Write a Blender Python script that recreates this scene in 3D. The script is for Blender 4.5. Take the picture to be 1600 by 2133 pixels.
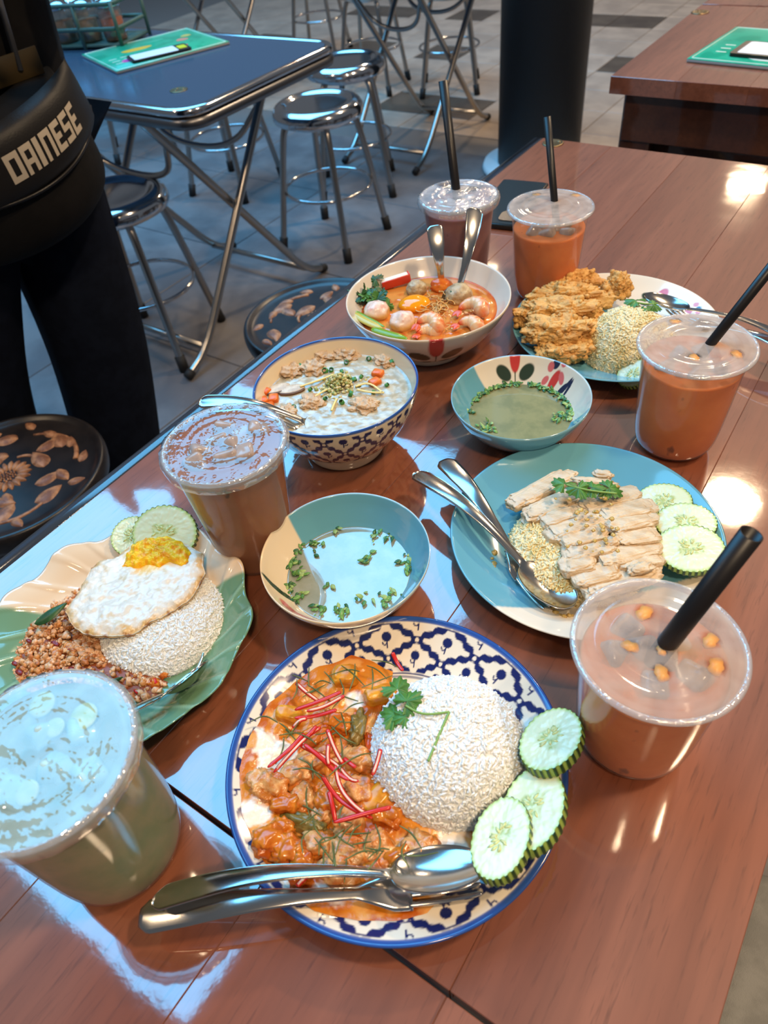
import bpy, bmesh, math, random
import numpy as np
from mathutils import Matrix, Vector
for _o in list(bpy.data.objects): bpy.data.objects.remove(_o)
SC = bpy.context.scene
COL = SC.collection
PI = math.pi
# ------------------------------------------------------------------ camera
F_PX = 1491.3
RC = np.array([[0.82815782, 0.55298162, -0.09146561], [-0.34428221, 0.63064756, 0.69552384], [0.44229446, -0.54451353, 0.71265744]])
CAM = np.array([0.0, 0.0, 1.24])
cd = bpy.data.cameras.new('camera'); cd.sensor_fit = 'HORIZONTAL'; cd.sensor_width = 36.0; cd.lens = F_PX / 1600 * 36
cd.clip_start = 0.02; cd.clip_end = 60
cd.dof.use_dof = True; cd.dof.focus_distance = 0.62; cd.dof.aperture_fstop = 13
co = bpy.data.objects.new('camera', cd); COL.objects.link(co)
M4 = Matrix([list(RC[:, i]) + [0] for i in range(3)] + [[0, 0, 0, 1]])
M4.translation = Vector(CAM); co.matrix_world = M4
SC.camera = co
# ------------------------------------------------------------------ view, world, lights
SC.view_settings.view_transform = 'Standard'; SC.view_settings.look = 'None'
SC.view_settings.gamma = 1.0; SC.view_settings.use_curve_mapping = False
SC.view_settings.exposure = 0.04
w = bpy.data.worlds.new('hall'); SC.world = w; w.use_nodes = True
w.node_tree.nodes['Background'].inputs[0].default_value = (0.80, 0.88, 1.0, 1)
w.node_tree.nodes['Background'].inputs[1].default_value = 0.13
def area(name, loc, size, power, color, shape='RECTANGLE', target=None, spread=PI):
    l = bpy.data.lights.new(name, 'AREA'); l.shape = shape; l.size = size[0]
    if shape in ('RECTANGLE', 'ELLIPSE'): l.size_y = size[1]
    l.energy = power; l.color = color; l.spread = spread
    o = bpy.data.objects.new(name, l); COL.objects.link(o); o.location = loc
    if target is not None:
        o.rotation_euler = (Vector(target) - Vector(loc)).to_track_quat('-Z', 'Y').to_euler()
    return o
area('skylight', (-3.2, 1.72, 4.0), (3.7, 3.85), 345, (0.13, 0.55, 1.0))
WARM = (1.0, 0.73, 0.46)
for i, (x, y, z, p, r) in enumerate([(-0.19, 3.23, 3.2, 66, .11), (-1.2, 7.4, 3.2, 60, .15), (0.95, 0.95, 3.1, 46, .12), (0.75, -0.6, 3.0, 34, .12), (-2.3, -1.0, 3.2, 16, .12), (-2.6, 5.0, 3.3, 40, .13)]):
    area('downlight', (x, y, z), (2 * r, 2 * r), p, WARM, 'DISK')

# ------------------------------------------------------------------ helpers
TZ = 0.75
def ray(px, py):
    d = RC.T @ np.array([px - 800.0, 1066.5 - py, -F_PX]); return d / np.linalg.norm(d)
def P(px, py, z=TZ):
    d = ray(px, py); return CAM + d * ((z - CAM[2]) / d[2])
def P2(px, py, z=TZ): return P(px, py, z)[:2]
def PX(px, py, x):
    d = ray(px, py); return CAM + d * ((x - CAM[0]) / d[0])

_rng = np.random.RandomState(5)
_perm = np.concatenate([_rng.permutation(256)] * 2)
_grad = _rng.normal(size=(256, 3)); _grad /= np.linalg.norm(_grad, axis=1)[:, None]
def noise3(p):
    p = np.asarray(p, float); i = np.floor(p).astype(int); f = p - i
    u = f * f * f * (f * (f * 6 - 15) + 10); i &= 255; out = 0
    for dx in (0, 1):
        for dy in (0, 1):
            for dz in (0, 1):
                h = _perm[_perm[_perm[(i[:, 0] + dx) & 255] + ((i[:, 1] + dy) & 255)] + ((i[:, 2] + dz) & 255)]
                g = _grad[h]; d = f - np.array([dx, dy, dz])
                wgt = (u[:, 0] if dx else 1 - u[:, 0]) * (u[:, 1] if dy else 1 - u[:, 1]) * (u[:, 2] if dz else 1 - u[:, 2])
                out = out + wgt * (g * d).sum(1)
    return out * 1.6
def fbm(p, o=3, lac=2.1, gain=.5):
    p = np.asarray(p, float); s = 0; a = 1
    for k in range(o):
        s = s + a * noise3(p + 17.3 * k); p = p * lac; a *= gain
    return s
def sstep(a, b, x): t = np.clip((x - a) / (b - a), 0, 1); return t * t * (3 - 2 * t)
def mixc(a, b, t): t = np.asarray(t)[:, None]; return a * (1 - t) + b * t

def s2l(*c):
    c = np.array(c, float) / 255.0
    return np.where(c <= .04045, c / 12.92, ((c + .055) / 1.055) ** 2.4)

class Geo:
    def __init__(s): s.V = []; s.F = []; s.n = 0; s.C = []; s.hc = False
    def add(s, g, M=None, t=None, col=None):
        V, F = (g[0], g[1]); V = np.asarray(V, float)
        if M is not None: V = V @ np.asarray(M, float).T
        if t is not None: V = V + np.asarray(t, float)
        s.V.append(V); s.F += [np.asarray(f) + s.n for f in F]; s.n += len(V)
        if col is not None: s.hc = True
        s.C.append(np.broadcast_to(np.asarray(col if col is not None else (1, 1, 1), float), (len(V), 3)))
        return s
    def out(s): return np.concatenate(s.V), s.F
    def cols(s): return np.concatenate(s.C)

def mk(name, g, mat, parent=None, smooth=True, col=None, loc=None, rot=None, attrs=None):
    if isinstance(g, Geo):
        if g.hc and col is None: col = g.cols()
        g = g.out()
    V, F = g; V = np.asarray(V, np.float32); me = bpy.data.meshes.new(name)
    idx = np.concatenate([np.asarray(f, np.int32).ravel() for f in F])
    tot = np.concatenate([np.full(len(f), np.asarray(f).shape[1], np.int32) for f in F])
    st = np.concatenate([[0], np.cumsum(tot)[:-1]]).astype(np.int32)
    me.vertices.add(len(V)); me.vertices.foreach_set('co', V.ravel())
    me.loops.add(len(idx)); me.loops.foreach_set('vertex_index', idx)
    me.polygons.add(len(tot)); me.polygons.foreach_set('loop_start', st)
    me.polygons.foreach_set('use_smooth', np.full(len(tot), bool(smooth)))
    me.update(calc_edges=True); me.validate()
    if col is not None:
        a = me.color_attributes.new('col', 'FLOAT_COLOR', 'POINT')
        c = np.ones((len(V), 4), np.float32); c[:, :3] = col; a.data.foreach_set('color', c.ravel())
    for k, v in (attrs or {}).items():
        a = me.attributes.new(k, 'FLOAT', 'POINT'); a.data.foreach_set('value', np.asarray(v, np.float32))
    if mat is not None: me.materials.append(mat)
    o = bpy.data.objects.new(name, me); COL.objects.link(o)
    if parent is not None: o.parent = parent
    if loc is not None: o.location = loc
    if rot is not None: o.rotation_euler = rot
    return o
def tag(o, label, cat, group=None, kind=None):
    if label: o['label'] = label
    if cat: o['category'] = cat
    if group: o['group'] = group
    if kind: o['kind'] = kind
    return o
def thing(name, label, cat, loc=(0, 0, 0), rz=0, group=None):
    o = bpy.data.objects.new(name, None); COL.objects.link(o); o.empty_display_size = .03
    o.location = loc; o.rotation_euler = (0, 0, rz); return tag(o, label, cat, group)
def children(o): return [c for c in bpy.data.objects if c.parent == o]
def copy_tree(o, parent=None):
    c = o.copy(); COL.objects.link(c); c.parent = parent
    for ch in children(o): copy_tree(ch, c)
    return c
def rz(a): c, s = math.cos(a), math.sin(a); return np.array([[c, -s, 0], [s, c, 0], [0, 0, 1.]])
def rx(a): c, s = math.cos(a), math.sin(a); return np.array([[1., 0, 0], [0, c, -s], [0, s, c]])
def ry(a): c, s = math.cos(a), math.sin(a); return np.array([[c, 0, s], [0, 1., 0], [-s, 0, c]])
def rrot(rs):
    q = rs.normal(size=4); q /= np.linalg.norm(q); a, b, c, d = q
    return np.array([[1-2*(c*c+d*d), 2*(b*c-a*d), 2*(b*d+a*c)], [2*(b*c+a*d), 1-2*(b*b+d*d), 2*(c*d-a*b)], [2*(b*d-a*c), 2*(c*d+a*b), 1-2*(b*b+c*c)]])
def frame(x, up=(0, 0, 1)):
    x = np.asarray(x, float); x = x / np.linalg.norm(x); y = np.cross(up, x); y /= np.linalg.norm(y); z = np.cross(x, y)
    return np.stack([x, y, z], 1)

def grid_quads(n, m, wrap_m=True):
    i = np.arange(n - 1)[:, None]; j = np.arange(m if wrap_m else m - 1)[None, :]
    a = i * m + j; b = i * m + (j + 1) % m
    return np.stack([a, b, b + m, a + m], -1).reshape(-1, 4)
def lathe(prof, seg=48):
    prof = np.asarray(prof, float); th = np.arange(seg) * 2 * PI / seg
    V = np.stack([np.outer(prof[:, 0], np.cos(th)), np.outer(prof[:, 0], np.sin(th)), np.repeat(prof[:, 1][:, None], seg, 1)], -1).reshape(-1, 3)
    r, z = prof[:, 0], prof[:, 1]; ar = (r * np.roll(z, -1) - np.roll(r, -1) * z).sum(); q = grid_quads(len(prof), seg)
    if abs(z[-1] - z[0]) < 1e-9 and np.ptp(z) < 2e-3 or ar < 0: q = q[:, ::-1]
    return V, [q]
def chaikin(p, n=2):
    p = np.asarray(p, float)
    for _ in range(n):
        q = .75 * p[:-1] + .25 * p[1:]; r = .25 * p[:-1] + .75 * p[1:]
        p = np.concatenate([p[:1], np.stack([q, r], 1).reshape(-1, p.shape[1]), p[-1:]])
    return p
def resample(p, n):
    p = np.asarray(p, float); d = np.r_[0, np.cumsum(np.linalg.norm(np.diff(p, axis=0), axis=1))]
    s = np.linspace(0, d[-1], n); return np.stack([np.interp(s, d, p[:, k]) for k in range(p.shape[1])], 1)
def tube(pts, rad, seg=8, cap=True, close=False, flat=1.0):
    p = np.asarray(pts, float); n = len(p); rad = np.broadcast_to(np.asarray(rad, float), (n,))
    t = np.gradient(p, axis=0) if not close else np.roll(p, -1, 0) - np.roll(p, 1, 0)
    t /= np.linalg.norm(t, axis=1)[:, None]
    u = np.cross(t[0], [0, 0, 1.]);
    if np.linalg.norm(u) < 1e-3: u = np.array([1., 0, 0])
    us = []
    for k in range(n):
        u = u - t[k] * (u @ t[k]); u /= np.linalg.norm(u); us.append(u)
    us = np.array(us); vs = np.cross(t, us); a = np.arange(seg) * 2 * PI / seg
    V = p[:, None] + rad[:, None, None] * (us[:, None] * np.cos(a)[None, :, None] + flat * vs[:, None] * np.sin(a)[None, :, None])
    V = V.reshape(-1, 3); F = [grid_quads(n, seg)]
    if close:
        j = np.arange(seg); F.append(np.stack([(n-1)*seg+j, (n-1)*seg+(j+1) % seg, (j+1) % seg, j], 1))
    elif cap:
        V = np.concatenate([V, p[:1], p[-1:]]); j = np.arange(seg); b = (n - 1) * seg
        F.append(np.stack([np.full(seg, n*seg), (j+1) % seg, j], 1)); F.append(np.stack([np.full(seg, n*seg+1), b+j, b+(j+1) % seg], 1))
    return V, F
_cache = {}
def bm_out(bm):
    bm.verts.index_update(); V = np.array([v.co[:] for v in bm.verts]); d = {}
    for f in bm.faces: d.setdefault(len(f.verts), []).append([v.index for v in f.verts])
    bm.free(); return V, [np.array(x) for x in d.values()]
def box(size, bev=0, seg=2, loc=(0, 0, 0)):
    k = ('b', tuple(size), bev, seg)
    if k not in _cache:
        bm = bmesh.new(); bmesh.ops.create_cube(bm, size=1)
        for v in bm.verts: v.co = Vector((v.co.x * size[0], v.co.y * size[1], v.co.z * size[2]))
        if bev: bmesh.ops.bevel(bm, geom=bm.edges[:], offset=bev, segments=seg, profile=.5, affect='EDGES')
        _cache[k] = bm_out(bm)
    V, F = _cache[k]; return V + np.array(loc), F
def ico(sub):
    if ('i', sub) not in _cache:
        bm = bmesh.new(); bmesh.ops.create_icosphere(bm, subdivisions=sub, radius=1); _cache[('i', sub)] = bm_out(bm)
    V, F = _cache[('i', sub)]; return V.copy(), F
def blob(sub, scale, amp=.15, freq=1.5, seed=0, oct=3, ridge=False):
    V, F = ico(sub); n = fbm(V * freq + seed * 7.77, oct)
    if ridge: n = .5 - np.abs(n) * 1.6
    return V * (1 + amp * n)[:, None] * np.asarray(scale, float), F
def prism(outline, z0, z1):
    o = np.asarray(outline, float); n = len(o)
    V = np.concatenate([np.c_[o, np.full(n, z0)], np.c_[o, np.full(n, z1)], [[*o.mean(0), z0], [*o.mean(0), z1]]])
    j = np.arange(n); k = (j + 1) % n
    return V, [np.stack([j, k, k+n, j+n], 1), np.stack([k, j, np.full(n, 2*n)], 1), np.stack([j+n, k+n, np.full(n, 2*n+1)], 1)]
def rrect(w, h, r, n=6):
    a = []
    for cx, cy, s in ((w/2-r, h/2-r, 0), (-w/2+r, h/2-r, 1), (-w/2+r, -h/2+r, 2), (w/2-r, -h/2+r, 3)):
        for k in range(n + 1): t = (s + k / n) * PI / 2; a.append((cx + r * math.cos(t), cy + r * math.sin(t)))
    return np.array(a)
def poly_radius(poly, c, th):
    poly = np.asarray(poly, float); c = np.asarray(c, float); out = np.zeros(len(th))
    a = poly - c; b = np.roll(poly, -1, 0) - c
    for k, t in enumerate(th):
        d = np.array([math.cos(t), math.sin(t)]); e = b - a
        den = d[0] * e[:, 1] - d[1] * e[:, 0]; den = np.where(abs(den) < 1e-12, 1e-12, den)
        s = (a[:, 0] * e[:, 1] - a[:, 1] * e[:, 0]) / den; u = (a[:, 0] * d[1] - a[:, 1] * d[0]) / den
        ok = (s > 0) & (u >= -1e-6) & (u <= 1 + 1e-6); out[k] = s[ok].max() if ok.any() else 1e-3
    return out
def patch(poly, c, rings, seg, zf, jit=0, seed=0, p=1.0):
    """a filled outline around c (world XY) with height zf(xy, rho) ; returns V,F,rho"""
    th = np.arange(seg) * 2 * PI / seg; R = poly_radius(poly, c, th)
    if jit: R = R * (1 + jit * fbm(np.c_[np.cos(th) * 3, np.sin(th) * 3, np.full(seg, seed * 3.1)], 3))
    rho = np.linspace(0, 1, rings) ** p; rho[0] = 1e-4
    xy = np.stack([c[0] + np.outer(rho, R * np.cos(th)), c[1] + np.outer(rho, R * np.sin(th))], -1).reshape(-1, 2)
    rr = np.repeat(rho, seg); z = zf(xy, rr)
    return np.c_[xy, z], [grid_quads(rings, seg)[:, ::-1]], rr

# ------------------------------------------------------------------ materials
_mats = {}
def nt(name):
    m = bpy.data.materials.new(name); m.use_nodes = True; t = m.node_tree; t.nodes.clear()
    out = t.nodes.new('ShaderNodeOutputMaterial'); return m, t, out
def N(t, typ, **kw):
    n = t.nodes.new('ShaderNode' + typ)
    for k, v in kw.items():
        if k in n.inputs: n.inputs[k].default_value = v
        else: setattr(n, k, v)
    return n
def rgba(c): return (float(c[0]), float(c[1]), float(c[2]), 1.0)
def pm(name, c=(.5, .5, .5), rough=.5, metal=0, spec=.5, c2=None, vs=60, lo=.4, hi=.6, vd=4, bump=0, bs=200, bd=4, coat=0, coatr=.04, coatior=1.5, sss=0, sssr=.004, trans=0, ior=1.45, col=False, stretch=None, world=False, rnd=0, bdist=.002):
    if name in _mats: return _mats[name]
    m, t, out = nt(name); L = t.links.new
    b = N(t, 'BsdfPrincipled'); L(b.outputs[0], out.inputs[0])
    b.inputs['Roughness'].default_value = rough; b.inputs['Metallic'].default_value = metal
    b.inputs['Specular IOR Level'].default_value = spec; b.inputs['IOR'].default_value = ior
    b.inputs['Coat Weight'].default_value = coat; b.inputs['Coat Roughness'].default_value = coatr; b.inputs['Coat IOR'].default_value = coatior
    b.inputs['Transmission Weight'].default_value = trans
    if sss:
        b.inputs['Subsurface Weight'].default_value = sss; b.inputs['Subsurface Radius'].default_value = (1, .6, .35); b.inputs['Subsurface Scale'].default_value = sssr
    tc = N(t, 'TexCoord'); src = tc.outputs['Object']
    if world: src = N(t, 'NewGeometry').outputs['Position']
    if stretch:
        mp = N(t, 'Mapping'); mp.inputs['Scale'].default_value = stretch; L(src, mp.inputs[0]); src2 = mp.outputs[0]
    else: src2 = src
    base = None
    if col: a = N(t, 'Attribute', attribute_name='col'); base = a.outputs['Color']
    if c2 is not None:
        n = N(t, 'TexNoise', Scale=vs, Detail=vd, Roughness=.6); L(src2, n.inputs['Vector'])
        r = N(t, 'MapRange'); r.inputs['From Min'].default_value = lo; r.inputs['From Max'].default_value = hi; L(n.outputs[0], r.inputs[0])
        mx = N(t, 'Mix', data_type='RGBA'); L(r.outputs[0], mx.inputs[0])
        if base is not None: L(base, mx.inputs[6])
        else: mx.inputs[6].default_value = rgba(c)
        mx.inputs[7].default_value = rgba(c2); base = mx.outputs[2]
    if rnd:
        oi = N(t, 'ObjectInfo'); mr = N(t, 'MapRange'); mr.inputs['To Min'].default_value = 1 - rnd; mr.inputs['To Max'].default_value = 1 + rnd; L(oi.outputs['Random'], mr.inputs[0])
        hs = N(t, 'HueSaturation'); L(mr.outputs[0], hs.inputs['Value'])
        if base is not None: L(base, hs.inputs['Color'])
        else: hs.inputs['Color'].default_value = rgba(c)
        base = hs.outputs[0]
    if base is not None: L(base, b.inputs['Base Color'])
    else: b.inputs['Base Color'].default_value = rgba(c)
    if bump:
        n = N(t, 'TexNoise', Scale=bs, Detail=bd, Roughness=.6); L(src2 if stretch else src, n.inputs['Vector'])
        bn = N(t, 'Bump', Strength=bump, Distance=bdist); L(n.outputs[0], bn.inputs['Height']); L(bn.outputs[0], b.inputs['Normal'])
        if coat: L(bn.outputs[0], b.inputs['Coat Normal'])
    _mats[name] = m; return m
def plastic(name, tint=(1, 1, 1), haze=.15, hazecol=(.9, .9, .9), rough=.06, refl=.06, bump=0, bs=40, attr=None):
    """thin clear plastic film: see-through, a little milky, glossy at a slant"""
    if name in _mats: return _mats[name]
    m, t, out = nt(name); L = t.links.new
    tr = N(t, 'BsdfTransparent', Color=rgba(tint)); df = N(t, 'BsdfDiffuse', Color=rgba(hazecol)); gl = N(t, 'BsdfGlossy', Roughness=rough)
    m1 = N(t, 'MixShader'); m1.inputs[0].default_value = haze; L(tr.outputs[0], m1.inputs[1]); L(df.outputs[0], m1.inputs[2])
    if attr: a = N(t, 'Attribute', attribute_name=attr); L(a.outputs['Fac'], m1.inputs[0])
    lw = N(t, 'LayerWeight', Blend=.5); pw = N(t, 'Math', operation='POWER'); pw.inputs[1].default_value = 4; L(lw.outputs['Facing'], pw.inputs[0])
    ma = N(t, 'Math', operation='MULTIPLY_ADD'); ma.inputs[1].default_value = .8; ma.inputs[2].default_value = refl; L(pw.outputs[0], ma.inputs[0])
    m2 = N(t, 'MixShader'); L(ma.outputs[0], m2.inputs[0]); L(m1.outputs[0], m2.inputs[1]); L(gl.outputs[0], m2.inputs[2]); L(m2.outputs[0], out.inputs[0])
    if bump:
        tc = N(t, 'TexCoord'); n = N(t, 'TexNoise', Scale=bs, Detail=3); L(tc.outputs['Object'], n.inputs['Vector'])
        bn = N(t, 'Bump', Strength=bump, Distance=.003); L(n.outputs[0], bn.inputs['Height']); L(bn.outputs[0], gl.inputs['Normal'])
    _mats[name] = m; return m
def wood(name, c, c2, coat=1.0, gs=9, rough=.45, rnd=.05):
    if name in _mats: return _mats[name]
    m, t, out = nt(name); L = t.links.new
    b = N(t, 'BsdfPrincipled'); L(b.outputs[0], out.inputs[0])
    b.inputs['Roughness'].default_value = rough; b.inputs['Coat Weight'].default_value = coat; b.inputs['Coat Roughness'].default_value = .05; b.inputs['Coat IOR'].default_value = 2.1
    b.inputs['Specular IOR Level'].default_value = .3
    geo = N(t, 'NewGeometry'); mp = N(t, 'Mapping'); mp.inputs['Scale'].default_value = (1, .07, 1); L(geo.outputs['Position'], mp.inputs[0])
    oi = N(t, 'ObjectInfo'); ad = N(t, 'VectorMath', operation='ADD'); L(mp.outputs[0], ad.inputs[0])
    cm = N(t, 'CombineXYZ'); ml = N(t, 'Math', operation='MULTIPLY'); ml.inputs[1].default_value = 9.0; L(oi.outputs['Random'], ml.inputs[0]); L(ml.outputs[0], cm.inputs[2]); L(cm.outputs[0], ad.inputs[1])
    n1 = N(t, 'TexNoise', Scale=gs * 1.2, Detail=3, Distortion=.6); L(ad.outputs[0], n1.inputs['Vector'])
    n2 = N(t, 'TexNoise', Scale=gs * 34, Detail=3, Roughness=.7); L(ad.outputs[0], n2.inputs['Vector'])
    n3 = N(t, 'TexNoise', Scale=gs * 12, Detail=2); L(ad.outputs[0], n3.inputs['Vector'])
    r1 = N(t, 'MapRange'); r1.inputs['From Min'].default_value = .35; r1.inputs['From Max'].default_value = .68; L(n1.outputs[0], r1.inputs[0])
    mx = N(t, 'Mix', data_type='RGBA'); mx.inputs[6].default_value = rgba(c); mx.inputs[7].default_value = rgba(c2); L(r1.outputs[0], mx.inputs[0])
    r2 = N(t, 'MapRange'); r2.inputs['From Min'].default_value = .56; r2.inputs['From Max'].default_value = .72; r2.inputs['To Max'].default_value = .55; L(n2.outputs[0], r2.inputs[0])
    m2 = N(t, 'Mix', data_type='RGBA'); m2.inputs[7].default_value = rgba(np.array(c) * .35); L(mx.outputs[2], m2.inputs[6]); L(r2.outputs[0], m2.inputs[0])
    r3 = N(t, 'MapRange'); r3.inputs['From Min'].default_value = .4; r3.inputs['From Max'].default_value = .7; r3.inputs['To Max'].default_value = .3; L(n3.outputs[0], r3.inputs[0])
    m3 = N(t, 'Mix', data_type='RGBA'); m3.inputs[7].default_value = rgba(np.array(c) * .5); L(m2.outputs[2], m3.inputs[6]); L(r3.outputs[0], m3.inputs[0])
    mr = N(t, 'MapRange'); mr.inputs['To Min'].default_value = 1 - rnd; mr.inputs['To Max'].default_value = 1 + rnd; L(oi.outputs['Random'], mr.inputs[0])
    hs = N(t, 'HueSaturation'); L(mr.outputs[0], hs.inputs['Value']); L(m3.outputs[2], hs.inputs['Color']); L(hs.outputs[0], b.inputs['Base Color'])
    n4 = N(t, 'TexNoise', Scale=9, Detail=2); L(geo.outputs['Position'], n4.inputs['Vector']); n5 = N(t, 'TexNoise', Scale=70, Detail=3); L(geo.outputs['Position'], n5.inputs['Vector'])
    mm = N(t, 'Math', operation='MULTIPLY_ADD'); mm.inputs[1].default_value = .06; L(n5.outputs[0], mm.inputs[0]); L(n4.outputs[0], mm.inputs[2])
    bn = N(t, 'Bump', Strength=.10, Distance=.006); L(mm.outputs[0], bn.inputs['Height']); L(bn.outputs[0], b.inputs['Coat Normal'])
    _mats[name] = m; return m
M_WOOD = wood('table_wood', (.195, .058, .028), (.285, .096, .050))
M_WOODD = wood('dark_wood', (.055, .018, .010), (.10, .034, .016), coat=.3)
M_CHROME = pm('chrome', (.62, .62, .64), .12, 1)
M_STEEL = pm('steel', (.60, .58, .55), .16, 1)
M_TUBE = pm('steel_tube', (.42, .40, .38), .28, 1)
M_RUB = pm('black_rubber', (.012, .012, .013), .7)
M_BLACK = pm('black_plastic', (.01, .009, .01), .35)
# ================================================================== the setting
M_FGREY = pm('floor_grey', s2l(118, 116, 118), .35, c2=s2l(98, 96, 99), vs=4, rnd=.08, world=True, spec=.4)
M_FBEI = pm('floor_beige', s2l(165, 152, 140), .3, c2=s2l(146, 134, 124), vs=5, rnd=.05, world=True, spec=.4)
M_FDARK = pm('floor_dark', s2l(84, 74, 64), .3, c2=s2l(70, 60, 52), vs=6, rnd=.08, world=True)
M_GROUT = pm('grout', s2l(104, 100, 98), .8)
fl = mk('floor', box((15, 15, .04), loc=(-1.5, 4.0, -.024)), M_GROUT, smooth=False); fl['kind'] = 'structure'
def tile_set():
    small = {}
    def put(x0, y0, w, h, m):
        k = (round(w, 3), round(h, 3), m.name)
        if k not in small:
            o = mk('tile', box((w - .004, h - .004, .006), .0015, 1), m, parent=fl, smooth=False); small[k] = o.data
        else:
            o = bpy.data.objects.new('tile', small[k]); COL.objects.link(o); o.parent = fl
        o.location = (x0 + w / 2, y0 + h / 2, -.003)
    for i in range(-5, 4):
        for j in range(-1, 5):
            x0 = -1.52 + .6 * i; y0 = .66 + .6 * j
            if x0 < 1.2 and y0 + .6 < 3.5: put(x0, y0, .6, .6, M_FGREY)
    dark = {(-8, 6), (-7, 6), (-6, 3), (-4, 3), (-2, 6), (-1, 6), (0, 3), (-5, 6), (-9, 3), (-3, 0), (-2, 0)}
    for i in range(-13, 5):
        for j in range(0, 12):
            x0 = -1.63 + .3 * i; y0 = 3.66 - .2 + .3 * j
            put(x0, y0, .3, .3, M_FDARK if (i, j) in dark else M_FBEI)
    for i in range(-13, 5): put(-1.63 + .3 * i, 3.06 + .2, .3, .2, M_FBEI)
tile_set()

# black pillar on a white round foot
t = thing('pillar', 'thick black round pillar standing on a white disc foot', 'pillar', (-1.35, 3.03, 0))
mk('shaft', lathe([(1e-4, .03), (.172, .03), (.172, 3.2), (1e-4, 3.2)], 64), pm('pillar_black', (.008, .008, .010), .55, bump=.1, bs=90), t)
mk('foot_disc', lathe([(1e-4, 0), (.235, 0), (.238, .012), (.23, .03), (1e-4, .03)], 64), pm('pillar_white', s2l(205, 215, 220), .4), t)

# ---------------------------------------------------------------- wooden tables
def wood_table(label, x0, x1, y0, y1, nb, ydir=True, cover=True):
    t = thing('dining_table', label, 'table', ((x0 + x1) / 2, (y0 + y1) / 2, 0))
    cx, cy = (x0 + x1) / 2, (y0 + y1) / 2; W = x1 - x0; D = y1 - y0; bw = W / nb
    for k in range(nb):
        mk('board', box((bw - .00015, D, .034), .0005, 1, loc=(x0 + bw * (k + .5) - cx, 0, TZ - .017)), M_WOOD, t, smooth=False)
    for s in (-1, 1):
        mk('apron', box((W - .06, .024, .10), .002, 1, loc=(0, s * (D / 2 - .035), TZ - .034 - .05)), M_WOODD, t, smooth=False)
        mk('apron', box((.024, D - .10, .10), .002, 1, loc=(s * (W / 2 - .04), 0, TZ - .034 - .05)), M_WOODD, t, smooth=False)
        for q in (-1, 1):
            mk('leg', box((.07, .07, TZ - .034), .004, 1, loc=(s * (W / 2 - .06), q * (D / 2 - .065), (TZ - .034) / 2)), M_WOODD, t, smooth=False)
    if cover:
        mk('cover_edge', box((.016, D, .002), .0006, 1, loc=(-W / 2 - .0085, 0, TZ - .0015)), plastic('vinyl_edge', (.25, .27, .32), .10, (.3, .34, .40), .12, .10), t)
    return t
t1 = wood_table('reddish wooden table under most of the dishes and drinks', -.581, .075, .0715, 1.322, 5)
t2 = wood_table('reddish wooden table end at the bottom of the picture, under the lime drink', -.581, .075, -1.18, .0685, 5)
t3 = wood_table('reddish wooden table with a green menu, standing behind the other tables', -.60, .25, 1.70, 2.325, 6, cover=False)
mk('front_panel', box((.66, .02, .34), .002, 1, loc=(.0, -.24, .45)), M_WOODD, t3)
t4 = wood_table('reddish wooden table just showing behind the green menu table', -.60, .25, 2.335, 2.96, 6, cover=False)
M_BRASS = pm('brass', (.30, .22, .12), .35, 1)
def disc_fit(label, x, y, z=TZ, r=.019):
    t = thing('table_marker', label, 'marker', (x, y, z), group='round metal markers at table corners')
    mk('plate', lathe([(1e-4, 0), (r, 0), (r, .0012), (r * .93, .0018), (r * .8, .0012), (1e-4, .0012)], 32), M_BRASS, t)
    for k in range(3):
        mk('screw', lathe([(1e-4, .0012), (.003, .0012), (.0026, .0026), (1e-4, .003)], 12), M_BRASS, t, loc=(.011 * math.cos(k * 2.1 + .6), .011 * math.sin(k * 2.1 + .6), 0))
a = P(1152, 299); disc_fit('dull brass disc let into the corner of the table behind the phone', a[0], a[1], TZ + .0002)
a = P(1466, 20); disc_fit('dull brass disc at the far corner of the table with the menu', a[0], a[1] - .03, TZ + .0002, .022)

# ---------------------------------------------------------------- folding metal table
M_MTOP = pm('metal_table_top', s2l(84, 114, 142), .16, .6, bump=.05, bs=30)  # blue reflection of a sky panel put into the base colour
def metal_table(label, cx, cy, W, D, h=.755):
    t = thing('folding_metal_table', label, 'table', (cx, cy, 0))
    o = rrect(W - .02, D - .02, .055, 8); mk('top_sheet', prism(o, h - .012, h), M_MTOP, t, smooth=False)
    e = np.c_[rrect(W, D, .065, 8), np.full(36, h - .008)]; mk('top_edge', tube(e, .011, 10, close=True), M_CHROME, t)
    e2 = np.c_[rrect(W - .008, D - .008, .06, 8), np.full(36, h - .033)]; mk('skirt', tube(e2, .015, 8, close=True), pm('skirt_metal', (.20, .20, .21), .35, 1), t)
    yf, yt, xl, r = .37, D * .42, W * .27, .0125
    for s, dx in ((1, 0), (-1, .03)):
        for q in (-1, 1):
            x = q * (xl - dx)
            top = np.array([x, s * yt, h - .045]); ft = np.array([x, -s * (yf - .10), .055]); end = np.array([x, -s * yf, .014])
            pts = chaikin(np.array([top, top * .25 + ft * .75, ft, end]), 2); mk('leg', tube(pts, r, 10), M_TUBE, t)
            mk('foot_cap', tube([end + [0, s * .02, .008], end + [0, -s * .004, -.001]], .0145, 10), M_RUB, t)
        mk('cross_bar', tube([[-(xl - dx), -s * (yf - .10), .06], [(xl - dx), -s * (yf - .10), .06]], .010, 8), M_TUBE, t)
        ub = np.array([[-(xl - dx), -s * yt * -.72, h - .13], [-(xl - dx) * .6, s * yt * .5, h - .26], [(xl - dx) * .6, s * yt * .5, h - .26], [(xl - dx), s * yt * .72, h - .13]])
        mk('brace', tube(chaikin(ub, 3), .009, 8), M_TUBE, t)
    return t
metal_table('blue-grey folding metal table with the green menu on it', -1.875, 1.50, .95, .58)
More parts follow.
